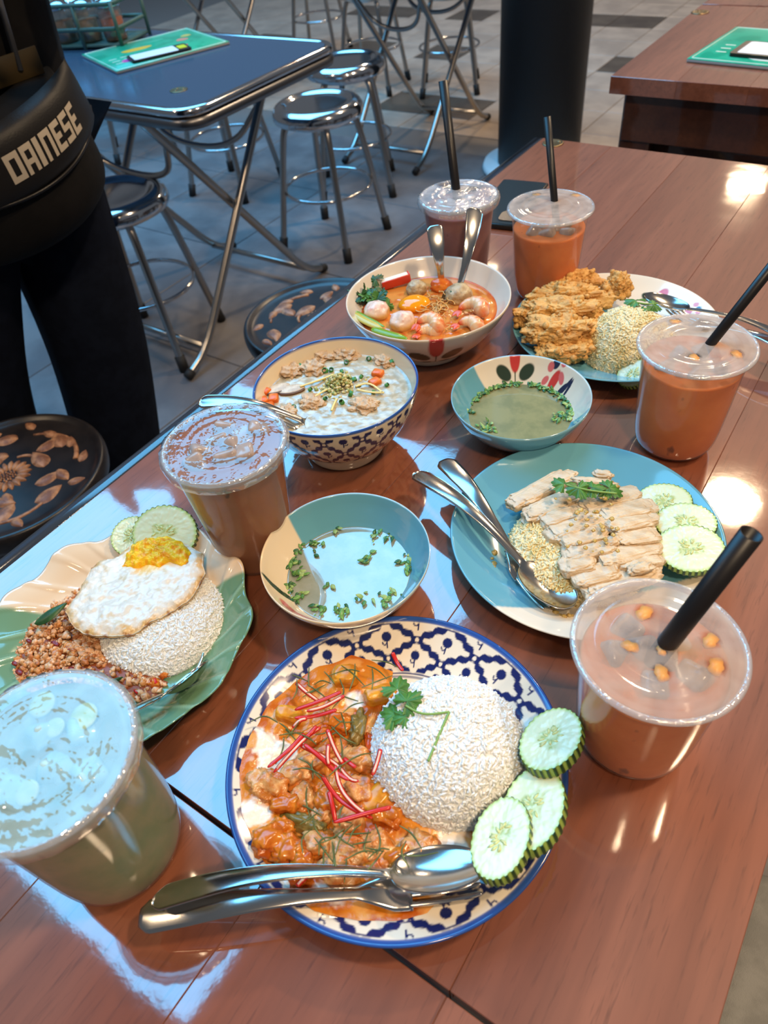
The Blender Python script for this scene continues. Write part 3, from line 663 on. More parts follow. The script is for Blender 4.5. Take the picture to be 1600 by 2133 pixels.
def fri_col(th, r, z, inn):
    p = Paint(th, r, z, mixc(np.tile(CREAM2, (len(th), 1)), TEAL, sstep(-.0012, .0012, hf(th, r))))
    tulip(p, ang(1385, 606, .77, C_FRI), .085, .095, inn, 1.1); rooster(p, ang(1452, 640, .77, C_FRI), .094, .1, inn, 1.0); return p.c
crock('dinner_plate', 'teal and cream plate with painted red flowers, under the fried chicken', 'plate', (*C_FRI, TZ + EPS), np.array(PL_IN) * [1.01, 1], np.array(PL_OUT) * [1.01, 1], fri_col, 640, 100)
SB_IN = [(1e-4, .0095), (.032, .0110), (.050, .0210), (.063, .0380), (.0690, .0490)]
SB_OUT = [(.0702, .0502), (.0712, .0490), (.064, .0330), (.050, .0150), (.036, .0055), (.0335, .0035), (.0335, .0), (.0295, .0), (.0290, .0028), (1e-4, .0028)]
h1 = halfplane((596, 1072), (815, 1278), .80, C_S1)
def s1_col(th, r, z, inn):
    c = mixc(np.tile(CREAM, (len(th), 1)), TEAL, sstep(-.0012, .0012, -h1(th, r)) * np.where(inn, 1, .5)); p = Paint(th, r, z, c)
    t0 = ang(577, 1222, .79, C_S1)
    for k, (a, b) in enumerate(((.017, .0018), (.014, .0014), (.011, .0012))): p.ell(t0 + .06 * k, .0605 - .004 * k, a * .8, b * 1.2, -.7 + .1 * k, DKG, inn, .06)
    p.ell(ang(612, 1262, .79, C_S1), .063, .016, .003, .05, PINK, inn, .064); p.ell(ang(640, 1280, .79, C_S1), .060, .012, .003, -.1, RED, inn, .064); return p.c
crock('soup_bowl', 'small teal and cream bowl of clear soup, beside the fried egg plate', 'bowl', (*C_S1, TZ + EPS), SB_IN, SB_OUT, s1_col, 512, 90)
h2 = halfplane((990, 765), (1234, 852), .80, C_S2)
def s2_col(th, r, z, inn):
    c = mixc(np.tile(CREAM2, (len(th), 1)), TEAL, np.where(inn, sstep(-.0012, .0012, h2(th, r)), .9)); p = Paint(th, r, z, c)
    tulip(p, ang(1073, 765, .79, C_S2), .0555, .062, inn, 1.0); rooster(p, ang(1160, 778, .79, C_S2), .0575, .062, inn, .92, -1); return p.c
crock('soup_bowl', 'small teal and cream bowl of clear soup with a painted red rooster', 'bowl', (*C_S2, TZ + EPS), np.array(SB_IN) * [.985, 1], np.array(SB_OUT) * [.985, 1], s2_col, 640, 100)
TB_IN = [(1e-4, .0130), (.030, .0140), (.056, .0270), (.080, .0500), (.0935, .0690)]
TB_OUT = [(.0950, .0703), (.0962, .0690), (.086, .0480), (.066, .0220), (.047, .0100), (.0425, .0070), (.0425, .0), (.0380, .0), (.0370, .0035), (1e-4, .0035)]
def tom_col(th, r, z, inn):
    p = Paint(th, r, z, np.tile(s2l(222, 208, 190), (len(th), 1))); tulip(p, ang(905, 735, .78, C_TOM), .072, .075, ~inn, 1.4); return p.c
crock('noodle_bowl', 'wide cream bowl of orange prawn noodle soup', 'bowl', (*C_TOM, TZ + EPS), TB_IN, TB_OUT, tom_col, 320, 50, 50)
CB_IN = [(1e-4, .0150), (.036, .0180), (.060, .0380), (.0745, .0620), (.0800, .0795)]
CB_OUT = [(.0812, .0808), (.0826, .0795), (.0790, .0600), (.0680, .0370), (.0520, .0190), (.0430, .0140), (.0425, .0), (.0375, .0), (.0370, .0040), (1e-4, .0040)]
def con_col(th, r, z, inn):
    c = np.tile(np.array(CREAM), (len(th), 1)); v = 1 - (z - .022) / (.074 - .022); k = thai_lattice(th * 14 / (2 * PI), 1 - v, 34., 50., .55, 1.5) * (~inn) * sstep(.0215, .0225, z) * (1 - sstep(.0745, .0755, z))
    c = mixc(c, s2l(30, 40, 84), k); return mixc(c, BLUE, np.maximum(sstep(.0775, .0785, z), (~inn) * (1 - sstep(.0006, .0012, np.abs(z - .0205)))))
crock('noodle_bowl', 'deep bowl with navy lattice outside, full of white rice porridge', 'bowl', (*C_CON, TZ + EPS), CB_IN, CB_OUT, con_col, 900, 40, 100)
# leaf-shaped green plate
hg = halfplane((-60, 1290), (500, 1205), .77, C_GRN)
GREEN1 = s2l(104, 142, 112); GREENV = s2l(150, 190, 165)
def grn_col(th, r, z, inn):
    k = sstep(-.002, .002, hg(th, r)); g = np.tile(GREEN1, (len(th), 1)); rr = r / .11
    ph = th * 22 / (2 * PI) + 1.3 * np.sin(rr * 5) * .25 + 2.2 * (1 - rr); f = np.abs(ph - np.round(ph)); vein = (1 - sstep(.03, .10, f)) * sstep(.62, .70, rr)
    return mixc(np.tile(s2l(222, 200, 172), (len(th), 1)), mixc(g, GREENV, vein * .55), k)
def grn_rf(th, r): return 1 + .030 * np.cos(11 * th) * sstep(.05, .105, r) + .015 * np.cos(2 * th + .6)
def grn_zf(th, r, z): 
    rr = r / .11; ph = th * 22 / (2 * PI) + 1.3 * np.sin(rr * 5) * .25 + 2.2 * (1 - rr); f = np.abs(ph - np.round(ph))
    return .0012 * (1 - sstep(.02, .2, f)) * sstep(.6, .75, rr) + .003 * np.cos(11 * th) * sstep(.07, .11, r)
GP_IN = [(1e-4, .0065), (.066, .0065), (.082, .0100), (.098, .0215), (.1095, .0262)]
GP_OUT = [(.1110, .0262), (.1112, .0245), (.098, .0170), (.078, .0040), (.066, .0), (.058, .0), (.056, .0028), (1e-4, .0028)]
crock('leaf_plate', 'wavy green and cream leaf plate with minced pork, rice and fried egg', 'plate', (*C_GRN, TZ + EPS), GP_IN, GP_OUT, grn_col, 528, 80, 24, grn_rf, grn_zf)

# ================================================================== cups
M_CUP = plastic('cup_plastic', (.98, .98, .98), .04, (.85, .80, .78), .12, .025)
M_BEAD = plastic('cup_bead', (.95, .95, .95), .30, (.85, .85, .86), .06, .16, bump=.5, bs=160)
M_STRAW = pm('black_straw', (.010, .008, .008), .38)
def liquid(name, c, c2, dark):
    if name in _mats: return _mats[name]
    m = pm(name, c, .5, c2=c2, vs=26, lo=.38, hi=.66, sss=.35, sssr=.008, spec=.2); t = m.node_tree; L = t.links.new
    b = [n for n in t.nodes if n.type == 'BSDF_PRINCIPLED'][0]; lk = b.inputs['Base Color'].links[0]; srcs = lk.from_socket
    tc = N(t, 'TexCoord'); mp = N(t, 'Mapping'); mp.inputs['Scale'].default_value = (1, 1, .5); L(tc.outputs['Object'], mp.inputs[0])
    v = N(t, 'TexNoise', Scale=75, Detail=2); L(mp.outputs[0], v.inputs['Vector']); r = N(t, 'MapRange'); r.inputs['From Min'].default_value = .69; r.inputs['From Max'].default_value = .76; L(v.outputs[0], r.inputs[0])
    mx = N(t, 'Mix', data_type='RGBA'); L(r.outputs[0], mx.inputs[0]); L(srcs, mx.inputs[6]); mx.inputs[7].default_value = rgba(dark); L(mx.outputs[2], b.inputs['Base Color']); return m
def lid_mesh(r, z, rings=26, seg=72, dome=.0, emb=(.55, .72)):
    rr = np.linspace(0, 1, rings); rr[0] = 1e-3; prof = []
    for q in rr:
        h = dome * (1 - q * q)
        for e in emb: h += .0007 * math.exp(-((q - e) / .02) ** 2)
        prof.append((q * r, z + h))
    return lathe(prof, seg)
def cup(label, c, H, R, kind, liq, level, hazecol, haze, spots, ice, film=False, rb=.036):
    t = thing('drink_cup', label, 'cup', (c[0], c[1], TZ + EPS), group='takeaway cups')
    if kind == 'u': wall = chaikin([(1e-4, .0), (rb * .62, .0), (rb * .98, .004), (rb + .0035, .022), (R - .0058, H * .72), (R - .0042, H - .012), (R - .0030, H - .006), (R - .0010, H - .002)], 2)
    else: wall = chaikin([(1e-4, .002), (rb * .9, .002), (rb, .0), (rb + .0008, .006), (R - .0035, H - .010), (R - .0015, H - .003)], 1)
    wall = resample(wall, 44); mk('cup_wall', lathe(wall, 72), M_CUP, t)
    w2 = wall[wall[:, 1] < level] - [.0009, -.0010]; w2 = w2[w2[:, 0] > 1e-3]; rl = np.interp(level, wall[:, 1], wall[:, 0]) - .0009
    lp = np.concatenate([[(1e-4, w2[0, 1])], w2, [(rl, level), (rl - .0015, level + .0004), (rl * .8, level - .0006), (1e-4, level - .0006)]])
    mk('drink', lathe(lp, 72), liq, t)
    rim = [((R + .0002) + .0022 * math.cos(a), H - .0015 + .0022 * math.sin(a)) for a in np.linspace(0, 2 * PI, 11)]; mk('rim', lathe(rim, 72), M_BEAD, t)
    g = lid_mesh(R - .0005, H + .0004); V = g[0]; rr = np.hypot(V[:, 0], V[:, 1]) / R
    hz = haze + .35 * haze * fbm(np.c_[V[:, :2] * 70, np.full(len(V), c[0] * 50)], 3) + .12 * np.exp(-((rr - .93) / .03) ** 2)
    wx = V[:, :2] + np.array(c)
    for (sx, sy, sr, dp) in spots:
        q = P2(sx, sy, TZ + H); d = np.hypot(wx[:, 0] - q[0], wx[:, 1] - q[1]) / sr; hz = hz * (1 - dp * (1 - sstep(.6, 1.15, d)))
    lid = mk('sealed_lid' if film else 'flat_lid', g, plastic('lid_' + liq.name + ('f' if film else ''), (.97, .97, .97), .3, hazecol, .07, .085 if film else .06, bump=.85 if film else .16, bs=55 if film else 26, attr='haze'), t, attrs={'haze': np.clip(hz, .02, .95)})
    if film:
        th = np.linspace(0, 2 * PI, 160, endpoint=False); rr0 = []
        for q, (dr, dz) in enumerate(((.0000, .0012), (.0030, -.0005), (.0036, -.0060), (.0030, -.0090))):
            k = fbm(np.c_[np.cos(th) * 9, np.sin(th) * 9, np.full(160, q * .35)], 2) * (.0011 if q else 0); rr0.append(np.c_[(R + dr + k) * np.cos(th), (R + dr + k) * np.sin(th), H + dz + k * .8])
        mk('film_skirt', (np.concatenate(rr0), [grid_quads(4, 160)]), plastic('film_skirt', (.95, .95, .95), .22, (.8, .82, .84), .05, .22), lid)
    if not film:
        for (sx, sy, sr, dp) in spots:
            if dp > .75:
                q = P2(sx, sy, TZ + H) - np.array(c); th = np.arange(18) * 2 * PI / 18; k = sr * .8 * (1 + .25 * np.cos(th * 2 + sx) + .12 * np.cos(th * 5 + sy))
                mk('tea_splash', prism(np.c_[k * np.cos(th), k * np.sin(th)], -.0012, -.0002), pm('tea_splash', s2l(240, 168, 84), .4), t, loc=(q[0], q[1], H))
    rs = np.random.RandomState(int(abs(c[0] * 1000)) + 3); M_ICE = pm('ice_' + liq.name, np.minimum(np.array(hazecol) * 1.0, 1), .12, trans=.0, sss=.2, c2=np.array(hazecol) * .75, vs=60)
    for k in range(ice):
        a = k * 2.4 + rs.rand(); r0 = (rl - .016) * math.sqrt((k + .5) / ice); V, F = box((.020, .018, .016), .004, 3); V = V * (1 + .08 * fbm(V * 90 + k, 2))[:, None]
        mk('ice_cube', (V @ rrot(rs).T, F), M_ICE, t, loc=(r0 * math.cos(a), r0 * math.sin(a), level - .0035 - .003 * rs.rand()))
    return t
def straw(label, hole, top_px, L_out, r, cupc, depth, sgn=1):
    """hole: point on the lid; the free end lies on the sight line of top_px at L_out from the hole"""
    d = ray(*top_px); h = np.array(hole); b = d @ (CAM - h); cc = (CAM - h) @ (CAM - h) - L_out ** 2; disc = b * b - cc
    tt = -b + (sgn * math.sqrt(disc) if disc > 0 else 0); top = CAM + d * tt; ax = (top - h) / np.linalg.norm(top - h); bot = h - ax * depth
    o = tube(np.array([bot, h, top]), r, 20, cap=False); i = tube(np.array([bot, h, top]), r * .88, 20, cap=False)
    g = Geo().add(o).add((i[0], [f[:, ::-1] for f in i[1]])); j = np.arange(20); n = 60
    g.F.append(np.stack([40 + j, 40 + (j + 1) % 20, n + 40 + (j + 1) % 20, n + 40 + j], 1))
    return tag(mk('drinking_straw', g, M_STRAW), label, 'straw', 'black drinking straws')
TEA = liquid('milk_tea', s2l(224, 130, 70), s2l(214, 116, 60), s2l(140, 74, 46)); TARO = liquid('taro_milk', s2l(150, 104, 104), s2l(134, 90, 92), s2l(96, 62, 64))
COF = liquid('coffee_milk', s2l(160, 98, 58), s2l(146, 86, 50), s2l(86, 52, 34)); LIME = liquid('lime_soda', s2l(120, 136, 102), s2l(150, 146, 116), s2l(100, 108, 84))
HZ = s2l(198, 180, 166)
cA = (-.0257, .2731); cB = (-.1022, .5943); cC = (-.3400, .8080); cD = (-.4560, .7900); cE = (-.3813, .2777); cF = (-.2830, .0250)
cup('orange milk tea cup nearest the camera, right of the curry plate', cA, .115, .0493, 'u', TEA, .098, HZ, .46, [(1342, 1277, .0065, .95), (1313, 1346, .0055, .9), (1378, 1402, .006, .95), (1480, 1335, .006, .95), (1492, 1388, .0065, .95), (1378, 1354, .004, .8), (1255, 1276, .004, .6), (1560, 1290, .005, .5)], 7)
cup('orange milk tea cup at the right edge, behind the chicken rice plate', cB, .115, .0493, 'u', TEA, .096, HZ, .56, [(1407, 670, .0055, .9), (1447, 745, .006, .9), (1535, 738, .0065, .9), (1402, 698, .004, .6), (1470, 690, .0035, .6)], 6)
cup('orange milk tea cup behind the fried chicken, in front of the phone', cC, .115, .0493, 'u', TEA, .090, s2l(214, 200, 198), .62, [(1117, 406, .006, .8), (1200, 407, .0065, .8), (1140, 395, .005, .6)], 6)
cup('pinkish brown milk drink cup behind the prawn noodle bowl', cD, .118, .0480, 't', TARO, .104, s2l(205, 205, 208), .45, [(930, 385, .013, .9), (985, 395, .008, .6)], 7, True, .035)
cup('brown coffee cup with a sealed film lid and no straw', cE, .130, .0490, 't', COF, .126, s2l(176, 158, 148), .10, [(395, 905, .012, .9), (480, 945, .012, .8), (440, 925, .01, .7)], 9, True, .034)
cup('pale green lime drink cup with a sealed film lid at lower left', cF, .137, .0512, 'u', LIME, .131, s2l(176, 205, 205), .42, [(178, 1498, .008, .7), (60, 1580, .006, .5), (100, 1570, .006, .5)], 6, True, .040)
for k, (px, py, r, rot) in enumerate([(178, 1497, .0085, .2), (92, 1472, .008, 1.2), (60, 1655, .007, 2.0), (118, 1520, .006, .7)]):
    q = P(px, py, TZ + .132); V, F = lathe(chaikin([(1e-4, -.001), (r * .9, -.001), (r, 0), (r * .9, .001), (1e-4, .001)], 1), 24)
    tag(mk('lime_slice', (V @ rx(.15).T, F), pm('lime_slice', s2l(176, 196, 120), .4, c2=s2l(200, 214, 160), vs=120), loc=(q[0], q[1], TZ + .1345)), ['round lime slice nearest the leaf plate in the pale green drink', 'lime slice at the top left of the pale green drink', 'lime slice at the lower left of the pale green drink', 'small lime slice in the middle of the pale green drink'][k], 'lime slice', 'lime slices in the pale green drink')
straw('thick black straw of the nearest milk tea, pointing up right', P(1392, 1338, TZ + .1155), (1566, 1112), .092, .0062, cA, .085, -1)
straw('black straw of the milk tea at the right edge, leaving the picture', P(1481, 715, TZ + .1155), (1660, 490), .105, .0045, cB, .085, -1)
straw('thin black straw of the milk tea behind the fried chicken', P(1155, 418, TZ + .1155), (1140, 243), .088, .0044, cC, .085, 1)
straw('thick black straw of the pinkish brown drink', P(950, 393, TZ + .1185), (923, 168), .100, .0056, cD, .09, 1)

# ================================================================== cutlery
def handle_profile(L, kind):
    s = np.linspace(0, 1, 60)
    return s
def spoon_geo(L=.19, bl=.054, bw=.0185, depth=.0065, arch=.010):
    n, m = 72, 13; s = np.linspace(0, 1, n); x = s * L; hb = L - bl; T = np.linspace(-1, 1, m)
    wh = np.interp(x, [0, .006, .03, hb * .75, hb - .004], [.0050, .0098, .0092, .0042, .0036]); wh[0] = .004
    q = np.clip((x - hb) / bl, 0, 1); wb = bw * np.sqrt(np.clip(1 - (2 * q - 1) ** 2, 0, 1)) ** .9 * (1 - .10 * (q - .5)); w_ = np.where(x < hb, wh, np.maximum(wb, .0036 * (1 - q)))
    w_[-1] = .0005; zc = arch * np.sin(PI * np.clip(x / hb, 0, 1)) * (x < hb)
    bowl = depth * np.sin(PI * q) ** .7
    X = np.repeat(x[:, None], m, 1); Y = w_[:, None] * T[None]; Z = zc[:, None] - bowl[:, None] * (1 - T[None] ** 2) + .0010 * (x < hb)[:, None] * (1 - T[None] ** 2)
    A = np.stack([X, Y, Z], -1).reshape(-1, 3); B = A.copy(); B[:, 2] -= .0013; g = grid_quads(n, m, False); F = [g[:, ::-1], g + n * m]
    e = lambda i: np.stack([i[:-1], i[1:], i[1:] + n * m, i[:-1] + n * m], 1)
    I = np.arange(n * m).reshape(n, m); F += [e(I[:, 0]), e(I[::-1, -1]), e(I[0, ::-1]), e(I[-1])]
    return np.concatenate([A, B]), F
def fork_parts(L=.19, hl=.064, hw=.0115, arch=.010):
    n, m = 60, 9; hb = L - hl; x = np.linspace(0, hb + .026, n); T = np.linspace(-1, 1, m)
    w_ = np.interp(x, [0, .006, .03, hb * .75, hb - .004, hb + .016, hb + .026], [.0050, .0098, .0092, .0042, .0036, hw, hw])
    zc = arch * np.sin(PI * np.clip(x / hb, 0, 1)) * (x < hb) - .005 * sstep(hb, hb + .03, x)
    A = np.stack([np.repeat(x[:, None], m, 1), w_[:, None] * T[None], zc[:, None] + 0 * T[None] + .0008 * (1 - T[None] ** 2)], -1).reshape(-1, 3); B = A.copy(); B[:, 2] -= .0013
    g = grid_quads(n, m, False); I = np.arange(n * m).reshape(n, m); e = lambda i: np.stack([i[:-1], i[1:], i[1:] + n * m, i[:-1] + n * m], 1)
    head = (np.concatenate([A, B]), [g, g[:, ::-1] + n * m, e(I[:, 0]), e(I[::-1, -1]), e(I[0, ::-1]), e(I[-1])])
    tines = []
    for k in range(4):
        y = (k - 1.5) * hw * 2 / 4.25; p = np.array([[hb + .024, y, -.0052], [hb + .040, y, -.0058], [hb + .054, y * .97, -.003], [L, y * .94, .0012]])
        tines.append(tube(chaikin(p, 2), np.interp(np.linspace(0, 1, 16), [0, .8, 1], [.0019, .0016, .0007]), 6, flat=.6))
    return head, tines
def place(o, end, tip, roll=0, L=.19):
    e = np.array(end); d = np.array(tip) - e; k = np.linalg.norm(d) / L; F3 = (frame(d) @ rx(roll)) * np.array([k, 1, 1])
    m = Matrix([[*F3[i], e[i]] for i in range(3)] + [[0, 0, 0, 1]]); o.matrix_world = m
def spoon(label, end, tip, roll=0, mat=None):
    o = mk('spoon', spoon_geo(), mat or M_STEEL); place(o, end, tip, roll); return tag(o, label, 'spoon', 'steel spoons')
def fork(label, end, tip, roll=0):
    h, ti = fork_parts(); t = thing('fork', label, 'fork', group='steel forks'); mk('handle', h, M_STEEL, t)
    for k in ti: mk('tine', k, M_STEEL, t)
    place(t, end, tip, roll); return t
spoon('steel spoon lying across the curry plate, its bowl near the cucumber', P(320, 1873, .781), P(1012, 1796, .7835), -.5)
fork('steel fork under the spoon on the curry plate', P(290, 1912, .772), P(1000, 1832, .7765), .05)
spoon('steel spoon resting on the chicken rice plate', P(866, 984, .784), P(1196, 1262, .772), -.15)
fork('steel fork half under the spoon on the chicken rice plate', P(924, 958, .782), P(1150, 1262, .765), .0)
spoon('steel spoon on the fried egg plate, half hidden by the lime drink', P(96, 1645, .772), P(432, 1372, .7775), -.9)
fork('steel fork beside the spoon on the fried egg plate', P(120, 1665, .773), P(424, 1364, .774), -1.0)
spoon('steel spoon on the fried chicken plate with its bowl against the rice', P(1690, 735, .782), P(1345, 610, .790), .2)
fork('steel fork under the spoon at the right edge, on the fried chicken plate', P(1700, 765, .778), P(1395, 640, .774), 0)
fork('steel fork standing in the prawn noodle bowl, the left handle', P(905, 469, .868), P(928, 650, .772), .2)
spoon('steel spoon standing in the prawn noodle bowl, the right handle', P(990, 433, .880), P(945, 660, .785), -.5)
spoon('steel spoon resting in the rice porridge bowl behind the coffee cup', P(415, 836, .842), P(720, 893, .803), 0)
fork('steel fork beside the spoon in the rice porridge bowl', P(428, 848, .838), P(715, 910, .801), 0)
# ================================================================== food helpers
RS = np.random.RandomState(11)
def grain_geo(l=.0066, r=.00095):
    s = np.array([-.42, 0, .42]); rr = np.array([.72, 1, .72]) * r; a = np.arange(5) * 2 * PI / 5
    V = np.concatenate([np.stack([np.full(5, x * l), q * np.cos(a), q * np.sin(a)], 1) for x, q in zip(s, rr)] + [np.array([[-.5 * l, 0, 0], [.5 * l, 0, 0]])])
    j = np.arange(5); k = (j + 1) % 5
    return V, [np.concatenate([grid_quads(3, 5)]), np.concatenate([np.stack([np.full(5, 15), k, j], 1), np.stack([np.full(5, 16), 10 + j, 10 + k], 1)])]
def instance(base, Rm, T, S=None):
    V, F = base; n = len(T); W = np.einsum('nij,vj->nvi', Rm, V) if S is None else np.einsum('nij,nvj->nvi', Rm, V[None] * S[:, None, :])
    W = W + T[:, None]; off = (np.arange(n) * len(V))
    return W.reshape(-1, 3), [(f[None] + off[:, None, None]).reshape(-1, f.shape[1]) for f in F]
def rand_rots(n, rs): return np.array([rrot(rs) for _ in range(n)])
def dome_h(xy, c, r, h, e=2.6):
    d = np.hypot(xy[:, 0] - c[0], xy[:, 1] - c[1]) / r; return h * np.clip(1 - d ** e, 0, 1) ** .6
def rice(label, c, z0, r, h, n0, mat, seed=1, l=.0062, e=2.6, clip=None):
    rs = np.random.RandomState(seed); g = Geo(); n = int(n0 * 1.5)
    # inner body
    rho = np.linspace(0, 1, 16); prof = [(max(q * r * .998, 1e-4), h * .998 * max(1 - q ** e, 0) ** .6) for q in rho[::-1]]
    g.add(lathe([(1e-4, 0)] + prof, 48))
    d = rs.rand(n * 2) ; q = np.sqrt(d) ; m0 = rs.rand(n * 2) < .40 + .6 * q ** 3; q = np.where(rs.rand(n * 2) < .30, 1 - .04 * rs.rand(n * 2), q); q = q[m0][:n]; k = len(q); a = rs.rand(k) * 2 * PI
    z = h * np.clip(1 - q ** e, 0, 1) ** .6; low = q > .955; z = np.where(low, z * rs.rand(k), z)
    T = np.c_[q * r * np.cos(a), q * r * np.sin(a), z - .0001 + rs.normal(size=k) * .0005]
    sl = h * .6 * np.clip(1 - q ** e, .05, 1) ** -.4 * e * q ** (e - 1) / r; nrm = np.c_[sl * np.cos(a), sl * np.sin(a), np.ones(k)]; nrm /= np.linalg.norm(nrm, axis=1)[:, None]
    v = rs.normal(size=(k, 3)); v = v - nrm * (v * nrm).sum(1)[:, None] * .72; v /= np.linalg.norm(v, axis=1)[:, None]
    y = np.cross(nrm, v); y /= np.linalg.norm(y, axis=1)[:, None]; zz = np.cross(v, y); Rm = np.stack([v, y, zz], 2)
    S = np.c_[.75 + .4 * rs.rand(k), .85 + .35 * rs.rand(k), .85 + .35 * rs.rand(k)]
    W, F = instance(grain_geo(l, .00108), Rm, T, S); W[:, 2] = np.maximum(W[:, 2], 0); g.add((W, F))
    return tag(mk('rice_mound', g, mat, loc=(c[0], c[1], z0)), label, 'rice', None, 'stuff')
M_RICE = pm('white_rice', (.93, .92, .89), .38, sss=.3, sssr=.004, c2=(.86, .84, .78), vs=300)
M_RICEY = pm('oily_rice', s2l(240, 224, 180), .35, sss=.25, sssr=.003, c2=s2l(220, 194, 130), vs=55, lo=.42, hi=.66)
M_CUKE = pm('cucumber_flesh', rough=.22, col=True, sss=.2, sssr=.004, spec=.6)
M_PEEL = pm('cucumber_peel', rough=.3, col=True)
def cucumber(label, c, up, longd, a, b, th=.005, n=34, seed=0, group=None, cut=1.0):
    rs = np.random.RandomState(seed); up = np.array(up, float); up /= np.linalg.norm(up); x = np.array(longd, float); x -= up * (x @ up); x /= np.linalg.norm(x); y = np.cross(up, x)
    Rm = np.stack([x, y, up], 1); t = thing('cucumber_slice', label, 'cucumber', group=group); t.matrix_world = Matrix([[*Rm[i], c[i]] for i in range(3)] + [[0, 0, 0, 1]])
    seg = n * 6; ph = np.arange(seg) * 2 * PI / seg; tooth = 1 - .035 * ((np.arange(seg) % 6) < 3)
    rho = np.linspace(0, 1, 22); rho[0] = 1e-3; Rr = np.outer(rho, np.ones(seg)); Rr[-5:] *= (1 - (1 - tooth)[None] * np.linspace(.2, 1, 5)[:, None])
    X = Rr * a * np.cos(ph); Y = Rr * b * np.sin(ph); r2 = np.repeat(rho, seg); nz = fbm(np.c_[X.ravel() * 260, Y.ravel() * 260, np.full(X.size, seed * 1.7)], 2)
    tri = .36 + .07 * np.cos(3 * np.tile(ph, 22) + seed); core = 1 - sstep(tri - .06, tri + .06, r2); seeds = core * sstep(.05, .35, nz)
    col = mixc(np.tile(s2l(222, 230, 194), (X.size, 1)), s2l(206, 216, 160), core * .8); col = mixc(col, s2l(172, 186, 110), seeds * .8); col = mixc(col, s2l(190, 214, 140), sstep(.86, .97, r2))
    Z = th / 2 + .0004 * nz - .0012 * seeds * 0 + .0006 * (1 - r2 ** 4)
    top = np.c_[X.ravel(), Y.ravel(), Z]; bot = top * [1, 1, 0] + [0, 0, -th / 2]; q = grid_quads(22, seg)[:, ::-1]
    g = Geo().add((top, [q]), col=col).add((bot, [q[:, ::-1]]), col=col); mk('flesh', g, M_CUKE, t)
    # peel: a thin band with alternating dark and pale strips
    W = []; cc = []
    for zz, k in ((-th / 2 - .0002, 1.0), (-th / 6, 1.012), (th / 6, 1.012), (th / 2 + .0001, 1.0), (th / 2 + .0002, .985)): W.append(np.c_[a * tooth * k * np.cos(ph), b * tooth * k * np.sin(ph), np.full(seg, zz)]); cc.append(np.where(((np.arange(seg) % 6) < 3)[:, None], s2l(150, 180, 86), s2l(34, 66, 34)))
    mk('peel', (np.concatenate(W), [grid_quads(5, seg)]), M_PEEL, t, col=np.concatenate(cc), smooth=False)
    g = Geo()
    for k in range(16):
        aa = rs.rand() * 2 * PI; rr = .14 + .2 * rs.rand(); sd = blob(1, (.0030, .0011, .0007), 0); g.add(sd, rz(aa + rs.normal() * .3), (a * rr * math.cos(aa), b * rr * math.sin(aa), th / 2 + .0005))
    mk('seeds', g, pm('cucumber_seed', s2l(214, 218, 150), .25, sss=.2), t); return t
M_LEAF = pm('herb_leaf', s2l(74, 130, 52), .42, c2=s2l(52, 104, 44), vs=120, sss=.1)
M_LEAFD = pm('herb_leaf_dark', s2l(50, 92, 44), .4, c2=s2l(34, 70, 34), vs=120)
M_STEM = pm('herb_stem', s2l(126, 164, 84), .45)
def coriander_leaf(size, seed=0):
    n = 72; th = np.linspace(-PI * .82, PI * .82, n); lob = .55 + .45 * np.abs(np.cos(th * 1.5)) ** .7; ser = 1 + .10 * np.sin(th * 17 + seed); R = size * lob * ser * (1 - .25 * (np.abs(th) / PI) ** 2)
    rr = np.linspace(0, 1, 7); rr[0] = .02; X = np.outer(rr, R * np.cos(th)); Y = np.outer(rr, R * np.sin(th))
    Z = size * (.10 * np.cos(3 * th + seed)[None] * rr[:, None] ** 2 - .22 * rr[:, None] ** 2 + .05 * np.sin(th * 9)[None] * rr[:, None])
    V = np.stack([X, Y, Z], -1).reshape(-1, 3); q = grid_quads(7, n, False)[:, ::-1]; B = V - [0, 0, .0003]
    return np.concatenate([V, B]), [q, q[:, ::-1] + 7 * n]
def sprig(label, leaves, stems, mat=None):
    """leaves: (x,y,z,angle,size,tilt); stems: polylines, world"""
    o0 = np.array(leaves[0][:3]); t = thing('coriander_sprig', label, 'herb', tuple(o0))
    for k, (x, y, z, a, s, ti) in enumerate(leaves):
        l = mk('leaf', coriander_leaf(s, k), mat or M_LEAF, t, loc=tuple(np.array([x, y, z]) - o0)); l.rotation_euler = (ti * .6, ti, a)
    for st in stems: mk('stem', tube(chaikin(np.array(st) - o0, 2), .0009, 6), M_STEM, t)
    return t
def item(name, label, cat, g, mat, loc, group=None, col=None, rot=None, kind=None):
    o = mk(name, g, mat, loc=tuple(loc), col=col)
    if rot is not None: o.rotation_euler = rot
    return tag(o, label, cat, group, kind)
def elong(p0, p1, w, h, seed, sub=4, amp=.2, freq=2.0, sq=.8):
    """lumpy long piece between two points, centred at 0; returns geometry and its centre"""
    p0 = np.array(p0); p1 = np.array(p1); d = p1 - p0; L = np.linalg.norm(d); V, F = ico(sub); U = np.sign(V) * np.abs(V) ** sq
    n = fbm(V * freq * np.array([max(1, L / w * .35), 1, 1]) + seed * 5.3, 4); U = U * np.array([L / 2, w, h]); U = U * (1 + amp * n)[:, None]
    return (U @ frame(d).T, F), (p0 + p1) / 2

